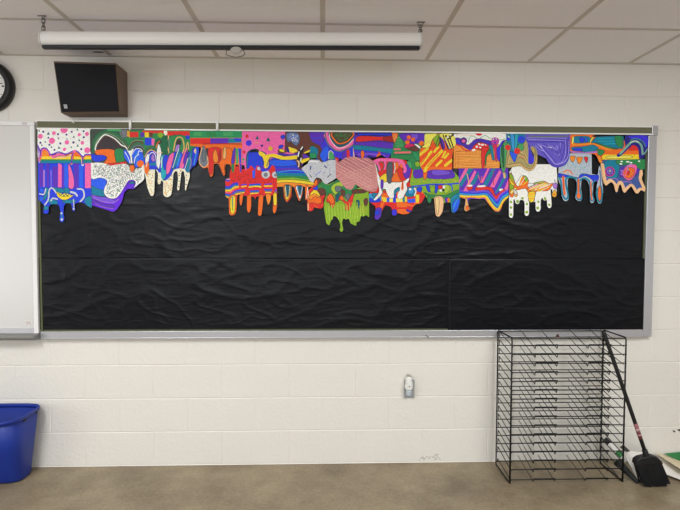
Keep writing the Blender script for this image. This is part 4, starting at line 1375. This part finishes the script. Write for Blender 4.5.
face = fc.build('face', mat('clock_face', (238, 238, 234), 0.4), CK, solid=0.002)
for h in range(12):
    tk = MB()
    a = h*math.pi/6; d = Vector((math.cos(a), 0, math.sin(a))); s = Vector((-math.sin(a), 0, math.cos(a)))
    r1, r2, hw = (0.086, 0.099, 0.004) if h % 3 == 0 else (0.091, 0.099, 0.002)
    n = len(tk.v); c0 = Vector((ck.x, -0.0296, ck.z))
    tk.v += [c0+d*r1-s*hw, c0+d*r2-s*hw, c0+d*r2+s*hw, c0+d*r1+s*hw]; tk.face((n, n+1, n+2, n+3))
    tk.build('hour_mark', M_BLACK, face)
for nm, ln_, hw, an, y in (('hour_hand', 0.055, 0.004, 2.2, -0.0325), ('minute_hand', 0.094, 0.003, 0.17, -0.0345)):
    d = Vector((math.cos(an), 0, math.sin(an))); s = Vector((-math.sin(an), 0, math.cos(an))); c0 = Vector((ck.x, y, ck.z))
    hb = MB(); hb.hexa([c0-d*0.015-s*hw, c0+d*ln_-s*hw*0.6, c0+d*ln_-s*hw*0.6+Vector((0,.001,0)), c0-d*0.015-s*hw+Vector((0,.001,0)), c0-d*0.015+s*hw, c0+d*ln_+s*hw*0.6, c0+d*ln_+s*hw*0.6+Vector((0,.001,0)), c0-d*0.015+s*hw+Vector((0,.001,0))])
    hb.build(nm, M_BLACK, CK)
hub = MB(); hub.tube([(ck.x, -0.027, ck.z), (ck.x, -0.037, ck.z)], 0.006, 12); hub.build('hub', M_BLACK, CK)

# ------------------------------------------------------------ roll-up projection screen hung from the ceiling
YS = -0.545
e0 = at(44.5, 39.8, YS); e1 = at(419.5, 41.0, YS)
x0s, x1s = e0.x, e1.x
def zcen(x): return e0.z+(e1.z-e0.z)*(x-x0s)/(x1s-x0s)     # the left chain hangs a little lower
zc = (e0.z+e1.z)/2
PS = thing('projection_screen', 'long rolled-up projection screen in a pale tube case hung from the ceiling', 'projection screen', ((x0s+x1s)/2, YS, zc-0.05))
def case_ring(x, s=1.0):
    out = []
    for k in range(20):
        a = 2*math.pi*k/20; ca, sa = math.cos(a), math.sin(a)
        out.append((x, YS+0.041*s*math.copysign(abs(ca)**0.8, ca), zcen(x)-0.001+0.0365*s*math.copysign(abs(sa)**0.8, sa)))
    return out
MB().loft([case_ring(x0s), case_ring(x1s)]).build('case', M_SCRCASE, PS, smooth=False, bevel=0.001)
for xa_, xb_ in ((x0s-0.012, x0s-0.0005), (x1s+0.0005, x1s+0.012)):
    o = MB().loft([case_ring(xa_, 0.92), case_ring(xa_*0.5+xb_*0.5, 1.05), case_ring(xb_, 1.05)] if xa_ < x0s else [case_ring(xa_, 1.05), case_ring((xa_+xb_)/2, 1.05), case_ring(xb_, 0.92)]).build('end_cap', mat('cap_plastic', (206, 203, 198), 0.4), PS)
wz = at(240, 48.6, YS-0.022).z
xw0, xw1 = x0s+0.004, x1s-0.004; wb0, wb1 = zcen(xw0)-0.0505, zcen(xw1)-0.0505
MB().hexa([(xw0, YS-0.034, wb0), (xw1, YS-0.034, wb1), (xw1, YS-0.008, wb1), (xw0, YS-0.008, wb0), (xw0, YS-0.034, wb0+0.016), (xw1, YS-0.034, wb1+0.016), (xw1, YS-0.008, wb1+0.018), (xw0, YS-0.008, wb0+0.018)]).build('weight_bar', M_BLACK, PS, bevel=0.003)
hc = at(236, 49.6, YS-0.042)
hp = MB(); hp.loft([[(hc.x+0.028*math.cos(a*math.pi/12), YS-0.0405, hc.z-0.002+0.017*math.sin(a*math.pi/12)) for a in range(24)], [(hc.x+0.024*math.cos(a*math.pi/12), YS-0.046, hc.z-0.002+0.014*math.sin(a*math.pi/12)) for a in range(24)]])
plate = hp.build('handle_plate', mat('clear_grey_plastic', (176, 172, 166), 0.25), PS, smooth=False)
wl = [at(226.5, 50.5, YS-0.043), at(226.3, 54.5, YS-0.043), at(229.5, 56, YS-0.043), at(236, 57.2, YS-0.043), at(242.5, 56, YS-0.043), at(244.8, 54, YS-0.043), at(243.8, 50.5, YS-0.043)]
MB().tube([wl[0]+Vector((0.02, 0.002, 0.004))]+wl+[wl[-1]+Vector((-0.02, 0.002, 0.004))], 0.0022, 8).build('pull_ring', mat('grey_wire', (120, 112, 104), 0.35, metal=0.6), plate, smooth=True)
hkm = mat('hook_steel', (132, 128, 122), 0.35, metal=0.7)
for hxp, px in ((x0s-0.004, 42), (x1s+0.004, 420.5)):
    b = MB(); zc = zcen(hxp)
    y_ = YS
    b.tube([(hxp, y_, zc+0.030), (hxp, y_, zc+0.046), (hxp+0.005, y_, zc+0.050)], 0.003, 8)
    zz = zc+0.044; up = True
    n_l = 3
    top = ZC-0.001
    step = (top-0.012-zz)/n_l
    for k in range(n_l):
        a0 = zz+k*step-0.003; a1 = zz+(k+1)*step+0.003; hw = 0.0075
        pts = [(hxp-hw, y_, a0+0.004), (hxp, y_, a0), (hxp+hw, y_, a0+0.004), (hxp+hw, y_, a1-0.004), (hxp, y_, a1), (hxp-hw, y_, a1-0.004)]
        if k % 2: pts = [(hxp, y_+(p[0]-hxp), p[2]) for p in pts]
        b.tube(pts, 0.0027, 6, closed=True)
    b.tube([(hxp-0.012, y_+0.012, top), (hxp-0.004, y_+0.004, top-0.012), (hxp+0.008, y_-0.004, top-0.012), (hxp+0.014, y_-0.012, top)], 0.0025, 6)
    b.box((hxp-0.02, y_-0.014, top-0.003), (hxp+0.02, y_-0.006, top))
    b.build('hanging_chain', hkm, PS, smooth=True)

# ------------------------------------------------------------ outlet with a plugged-in freshener
oc = at(409.2, 388.6, -0.003)
OU = thing('wall_outlet', 'steel outlet cover plate on the block wall under the board', 'outlet', (oc.x, -0.001, oc.z-0.06))
opl = MB().box((oc.x-0.032, -0.006, oc.z-0.058), (oc.x+0.032, -0.0005, oc.z+0.056)).build('cover_plate', M_STEEL, OU, bevel=0.003)
sk = MB()
for k in (-1, 1):
    sk.box((oc.x-0.010, -0.0068, oc.z-0.034), (oc.x+0.010, -0.0055, oc.z-0.010)) if k < 0 else None
sk.build('socket', mat('grey_socket', (120, 124, 128), 0.4), opl, bevel=0.001)
def rr(cx, cz, w, h, y, r=0.35, n=24, top=1.0):
    out = []
    for k in range(n):
        a = 2*math.pi*k/n; c_, s_ = math.cos(a), math.sin(a)
        out.append((cx+w*math.copysign(abs(c_)**0.6, c_)*(top if s_ > 0 else 1), y, cz+h*math.copysign(abs(s_)**0.6, s_)))
    return out
ac = at(409.0, 383.6, -0.035)
FR = thing('air_freshener', 'white plug-in air freshener on the steel outlet', 'air freshener', (ac.x, -0.006, ac.z-0.05))
MB().loft([rr(ac.x, ac.z, 0.017, 0.038, -0.0068, top=0.85), rr(ac.x, ac.z, 0.024, 0.044, -0.020, top=0.8), rr(ac.x, ac.z, 0.023, 0.043, -0.042, top=0.75), rr(ac.x, ac.z, 0.012, 0.034, -0.052, top=0.8)]).build('body', M_WHITEP, FR, smooth=False, bevel=0.001)
MB().loft([rr(ac.x, ac.z+0.045, 0.014, 0.007, -0.016), rr(ac.x, ac.z+0.047, 0.013, 0.006, -0.040)]).build('cap', mat('grey_cap', (170, 166, 158), 0.4), FR)
MB().tube([(ac.x, -0.030, ac.z-0.038), (ac.x, -0.030, ac.z-0.046), (ac.x, -0.030, ac.z-0.070)], [0.010, 0.017, 0.016], 14).build('refill_bottle', mat('clear_refill', (188, 200, 208), 0.12), FR, smooth=False, bevel=0.001)
MB().box((ac.x-0.004, -0.0535, ac.z-0.016), (ac.x+0.004, -0.051, ac.z-0.010)).build('vent_slot', mat('grey_slot', (110, 108, 106), 0.5), FR)

# ------------------------------------------------------------ blue recycling bin
Yb0, Yf0 = -0.030, -0.215
zr_ = at(15, 404.3, -0.03).z
xR = at(36.4, 408, -0.10).x; xRb = at(33.6, 470, -0.06).x
d_ = AF*FPX+AR*(5-340)-AU*(423.4-255); t_ = (zr_-CZ)/d_.z; Yrf = CY+t_*d_.y
BN = thing('recycling_bin', 'blue plastic wastebasket standing on the floor at the left edge', 'bin', (xR-0.18, -0.13, 0))
def bring(f, ins=0.0, dz=0.0, n=64):
    """one ring of the basket wall, f from the floor (0) to the rim (1)"""
    xr_ = xRb+(xR-xRb)*f-ins; xl_ = (xRb-0.30)+((xR-0.37)-(xRb-0.30))*f+ins
    yb2 = -0.055+(-0.016+0.055)*f-ins; yf2 = -0.212+(Yrf+0.212)*f+ins
    cx, cy = (xr_+xl_)/2, (yb2+yf2)/2; w_, h_ = (xr_-xl_)/2, (yb2-yf2)/2
    out = []
    for k in range(n):
        a = 2*math.pi*k/n; c_, s_ = math.cos(a), math.sin(a); e = 0.62 if s_ < 0 else 0.36
        out.append((cx+w_*math.copysign(abs(c_)**0.55, c_), cy+h_*math.copysign(abs(s_)**e, s_), zr_*f+dz))
    return out
MB().loft([bring(0.0, 0.012, 0.001), bring(0.012, 0.003), bring(0.05), bring(0.5), bring(0.97), bring(0.97, 0.003), bring(0.5, 0.003), bring(0.05, 0.003), bring(0.03, 0.015)]).build('body', M_BLUE, BN, smooth=True)
MB().loft([bring(0.945, -0.0015), bring(0.950, -0.006), bring(0.985, -0.0075), bring(1.0, -0.004), bring(1.0, 0.001), bring(0.985, 0.0035), bring(0.945, 0.0035), bring(0.945, -0.0015)], cap0=False, cap1=False).build('rim', M_BLUE, BN, smooth=True)
ringpts = bring(0.925)
for px, py in ((35.6, 411.2), (24.6, 418.4)):
    best = min(ringpts, key=lambda q: (lambda v: (v.dot(AR)/v.dot(AF)*FPX+340-px)**2 + (255-v.dot(AU)/v.dot(AF)*FPX-py)**2)(Vector(q)-Vector((CX, CY, CZ))))
    i = ringpts.index(best); p0, p1 = Vector(ringpts[i]), Vector(ringpts[(i+1) % 64]); t = (p1-p0).normalized(); nn = Vector((t.y, -t.x, 0))
    c = p0; s = MB(); z_ = Vector((0, 0, 0.006)); t2 = t*0.011
    s.hexa([c-t2+nn*0.0022-z_, c+t2+nn*0.0022-z_, c+t2-nn*0.001-z_, c-t2-nn*0.001-z_, c-t2+nn*0.0022+z_, c+t2+nn*0.0022+z_, c+t2-nn*0.001+z_, c-t2-nn*0.001+z_])
    s.build('grip_slot', M_DARK, BN)

# ------------------------------------------------------------ wire drying rack
rx0, rx1, ryb, ryf = 2.682, 3.330, -0.046, -0.276
ztop = (at(497, 331.2, ryb).z+at(509.5, 337.2, ryf).z)/2
RK = thing('drying_rack', 'tall black wire drying rack with many shelves on the floor against the wall', 'rack', ((rx0+rx1)/2, (ryb+ryf)/2, 0))
rp = 0.0042
for x in (rx0, rx1):
    MB().tube([(x, ryb, rp), (x, ryb, ztop-0.01), (x, ryb-0.01, ztop), (x, ryf+0.012, ztop), (x, ryf, ztop-0.012), (x, ryf, rp)], rp, 8, closed=True).build('side_frame', M_WIRE, RK, smooth=True)
zs = [at(548, 337.2+8.165*i, ryb).z for i in range(15)]
zs = [zs[0]+(zs[-1]-zs[0])*i/14 for i in range(15)] + [0.022]
wx = [rx0+0.008]+[at(px, 400, ryf).x for px in (534.6, 556.4, 587.2, 609.0)]+[rx1-0.008]
sh0 = None
for i, z in enumerate(zs):
    if sh0 is None or i == 15:
        s = MB()
        rod = 0.0030; wr = 0.0022
        s.tube([(rx0-0.003, ryb+0.004, z), (rx1+0.003, ryb+0.004, z)], rod, 6)
        s.tube([(rx0-0.003, ryf-0.004, z), (rx1+0.003, ryf-0.004, z)], rod, 6)
        up = 0.048 if i < 15 else 0.036; dp = 0.017 if i < 15 else 0.012; us = 0.036 if i < 15 else 0.02
        yb3, yf3 = ryb-0.004, ryf-0.008
        for xa_, xb_ in ((wx[1], wx[2]), (wx[3], wx[4])):
            s.tube([(xa_, yb3, z+up), (xa_, yf3+0.012, z-dp), (xa_, yf3, z+0.006), (xb_, yf3, z+0.006), (xb_, yf3+0.012, z-dp), (xb_, yb3, z+up)], wr, 6)
        for xa_ in (wx[0], wx[5]):
            s.tube([(xa_, yb3, z), (xa_, yb3, z+us), (xa_, yf3+0.012, z-0.010)], wr, 6)
        sh = s.build('shelf', M_WIRE, RK, smooth=True)
        if sh0 is None: sh0 = sh; z0_ = z
    else:
        c = sh0.copy(); COL.objects.link(c); c.parent = RK; c.location = (0, 0, z-z0_)
MB().tube([(rx0, ryf, ztop-0.004), (rx1, ryf, ztop-0.004)], 0.003, 6).build('top_rod', M_WIRE, RK, smooth=True)
MB().tube([(rx0, ryb, ztop-0.004), (rx1, ryb, ztop-0.004)], 0.003, 6).build('top_rod', M_WIRE, RK, smooth=True)
a = at(557.5, 336.3, ryf-0.003)
MB().hexa([(a.x-0.012, a.y-0.003, a.z-0.006), (a.x+0.012, a.y-0.003, a.z-0.006), (a.x+0.012, a.y+0.001, a.z-0.006), (a.x-0.012, a.y+0.001, a.z-0.006), (a.x-0.004, a.y-0.003, a.z+0.012), (a.x+0.004, a.y-0.003, a.z+0.012), (a.x+0.004, a.y+0.001, a.z+0.012), (a.x-0.004, a.y+0.001, a.z+0.012)]).build('tag', mat('brown_tag', (72, 40, 34), 0.6), RK)

# ------------------------------------------------------------ cards and rolls on the floor beside the rack
def slab(name, pts, th, m, label, cat, group=None):
    """sheet through four world corners, th thick"""
    A, B, C, D = [Vector(p) for p in pts]
    nrm = (B-A).cross(D-A).normalized()
    if nrm.z < 0: nrm = -nrm
    mb = MB()
    def fn(u, v, k):
        p = (A*(1-u)+B*u)*(1-v)+(D*(1-u)+C*u)*v
        return p+nrm*k
    n = 10
    mb.grid(n, n, lambda u, v: fn(u, v, th)); mb.grid(n, n, lambda u, v: fn(u, v, 0))
    N = (n+1)*(n+1)
    idx = [i*(n+1) for i in range(n+1)]+[n*(n+1)+j for j in range(1, n+1)]+[i*(n+1)+n for i in range(n-1, -1, -1)]+[j for j in range(n-1, 0, -1)]
    for a, b in zip(idx, idx[1:]+idx[:1]): mb.face((a, b, b+N, a+N))
    return tag(mb.build(name, m), label, cat, group)
def on_floor(px, py, z=0.0):
    d = AF*FPX+AR*(px-340)-AU*(py-255); t = (z-CZ)/d.z
    return Vector((CX+t*d.x, CY+t*d.y, z))
G = 'loose cards beside the broom'
slab('poster_board', [at(622.5, 450.3, -0.155), on_floor(638, 481.2, 0.004), on_floor(655, 477, 0.004), at(650, 453.5, -0.012)], 0.004, M_PAPERW, 'white card between the rack and the broom, one edge raised off the floor', 'card', G)
slab('poster_board', [at(647, 455.0, -0.010), on_floor(660, 472.2, 0.014), on_floor(700, 487, 0.014), at(700, 470, -0.03)], 0.004, M_PAPERW, 'white card lying right of the broom, under the cream one', 'card', G)
slab('poster_board', [at(655.5, 452.8, -0.016), on_floor(680, 469.0, 0.05), on_floor(710, 484, 0.05), at(712, 473, -0.016)], 0.004, M_PAPERC, 'cream card lying on the white card at the right edge', 'card', G)
slab('green_paper', [at(664, 453.6, -0.010), at(680, 461.0, -0.013), at(700, 470.0, -0.013), at(700, 450.0, -0.006)], 0.002, M_GREENP, 'green paper standing behind the cream card against the wall', 'paper')
# white tube with a black end and a green print
ta, tb = at(605.2, 439.5, -0.060), at(627, 461.5, -0.16)
dr = (tb-ta).normalized()
TU = thing('poster_tube', 'white cardboard tube with black end and green band leaning behind the rack corner', 'tube', (tb.x, tb.y, tb.z-0.02))
rt = 0.0155
MB().tube([ta+dr*0.030, tb], rt, 20).build('tube', M_PAPERW, TU, smooth=False)
MB().tube([ta-dr*0.004, ta+dr*0.030], rt+0.0015, 20).build('end_cap', M_BLACK, TU)
L_ = (tb-ta).length
MB().tube([ta+dr*(L_*0.55), ta+dr*(L_*0.78)], rt+0.0007, 20).build('green_band', M_GREENP, TU)
# black curled sheet under the white card
ra, rb = at(617.5, 461.5, -0.190), on_floor(638.5, 483.0, 0.010)
dr = (rb-ra).normalized(); n1 = dr.cross(Vector((0, 0, 1))).normalized(); n2 = n1.cross(dr)
mb = MB()
def curl(u, v):
    r = (0.027*(1-v)+0.010*v); a = -1.2+u*5.6; r *= (1-0.25*u)
    c = ra*(1-v)+rb*v
    p = c+n1*r*math.cos(a)+n2*r*math.sin(a)
    return (p.x, p.y, max(0.002, p.z))
mb.grid(28, 10, curl)
tag(mb.build('curled_sheet', mat('matt_black_card', (17, 17, 19), 0.75), smooth=True, solid=0.002), 'black sheet curled into a cone against the white card by the rack', 'paper')
q = [at(619.5, 447.2, -0.165), at(623, 444.8, -0.13), at(630, 451.5, -0.12), at(626.5, 451.8, -0.16)]
slab('dark_card', q, 0.003, mat('dark_card', (40, 42, 40), 0.6), 'small dark card corner poking up above the white card', 'card')

# ------------------------------------------------------------ broom leaning on the rack
ht, hb_ = at(603.4, 331.2, -0.3005), at(647.8, 459.5, -0.318)
BR = thing('broom', 'black angle broom leaning against the right corner of the wire rack', 'broom', (hb_.x, hb_.y, 0))
dr = (hb_-ht).normalized(); L_ = (hb_-ht).length
MB().tube([ht, ht+dr*0.004, ht+dr*0.012, ht+dr*(L_*0.82), hb_], [0.006, 0.0098, 0.0108, 0.0108, 0.0108], 14).build('handle', M_BLACK, BR, smooth=True)
lbl = MB().tube([ht+dr*(L_*0.715), ht+dr*(L_*0.835)], 0.0113, 14).build('handle_label', mat('pink_label', (136, 78, 84), 0.5), BR, smooth=True)
MB().tube([ht+dr*(L_*0.755), ht+dr*(L_*0.775)], 0.0116, 14).tube([ht+dr*(L_*0.80), ht+dr*(L_*0.81)], 0.0116, 14).build('label_stripe', mat('label_white', (186, 150, 150), 0.5), lbl, smooth=True)
MB().tube([hb_-dr*0.06, hb_-dr*0.055, hb_-dr*0.01, hb_+dr*0.02], [0.0125, 0.0145, 0.017, 0.022], 14).build('socket', M_BLACK, BR, smooth=True)
YH = -0.318
def hp_(pts): return [(at(x, y, YH).x, at(x, y, YH).z) for x, y in pts]
MB().prism(hp_([(633.6, 463.5), (634.5, 459), (638, 456.6), (644, 455.2), (650, 454.2), (655, 455.6), (659.5, 459.8), (661, 462.6), (648, 462.6), (637, 464.6)][::-1]), YH-0.024, YH+0.022).build('head_block', M_BLACK, BR, bevel=0.006, seg=3)
bt = hp_([(635.0, 463.2), (660.0, 461.8)]); bm_ = hp_([(641.5, 487.5), (668.5, 483.2)])
rg = random.Random(3)
bs = MB()
bs.hexa([(bm_[0][0]+0.008, YH-0.020, 0.012), (bm_[1][0]-0.012, YH-0.020, 0.014), (bm_[1][0]-0.012, YH+0.018, 0.014), (bm_[0][0]+0.008, YH+0.018, 0.012),
         (bt[0][0]+0.003, YH-0.017, bt[0][1]), (bt[1][0]-0.003, YH-0.017, bt[1][1]), (bt[1][0]-0.003, YH+0.015, bt[1][1]), (bt[0][0]+0.003, YH+0.015, bt[0][1])])
for k in range(420):
    u = rg.random(); y = rg.choice((-1, 1))*rg.uniform(0.012, 0.02) if rg.random() < 0.8 else rg.uniform(-0.02, 0.02)
    uu = min(1, max(0, u+rg.uniform(-.04, .04)))
    p0 = Vector((bt[0][0]*(1-u)+bt[1][0]*u, YH+y, bt[0][1]*(1-u)+bt[1][1]*u))
    zl = 0.002+rg.uniform(0, 0.006)+(0.012 if uu > 0.86 else 0)
    p1 = Vector((bm_[0][0]*(1-uu)+bm_[1][0]*uu, YH+y*1.35+rg.uniform(-.003, .003), zl))
    mid = p0.lerp(p1, 0.5)+Vector((rg.uniform(-.003, .003), rg.uniform(-.002, .002), 0))
    bs.tube([p0, mid, p1], [0.0016, 0.0016, 0.001], 4)
bs.build('bristles', mat('black_bristle', (20, 20, 23), 0.7), BR)
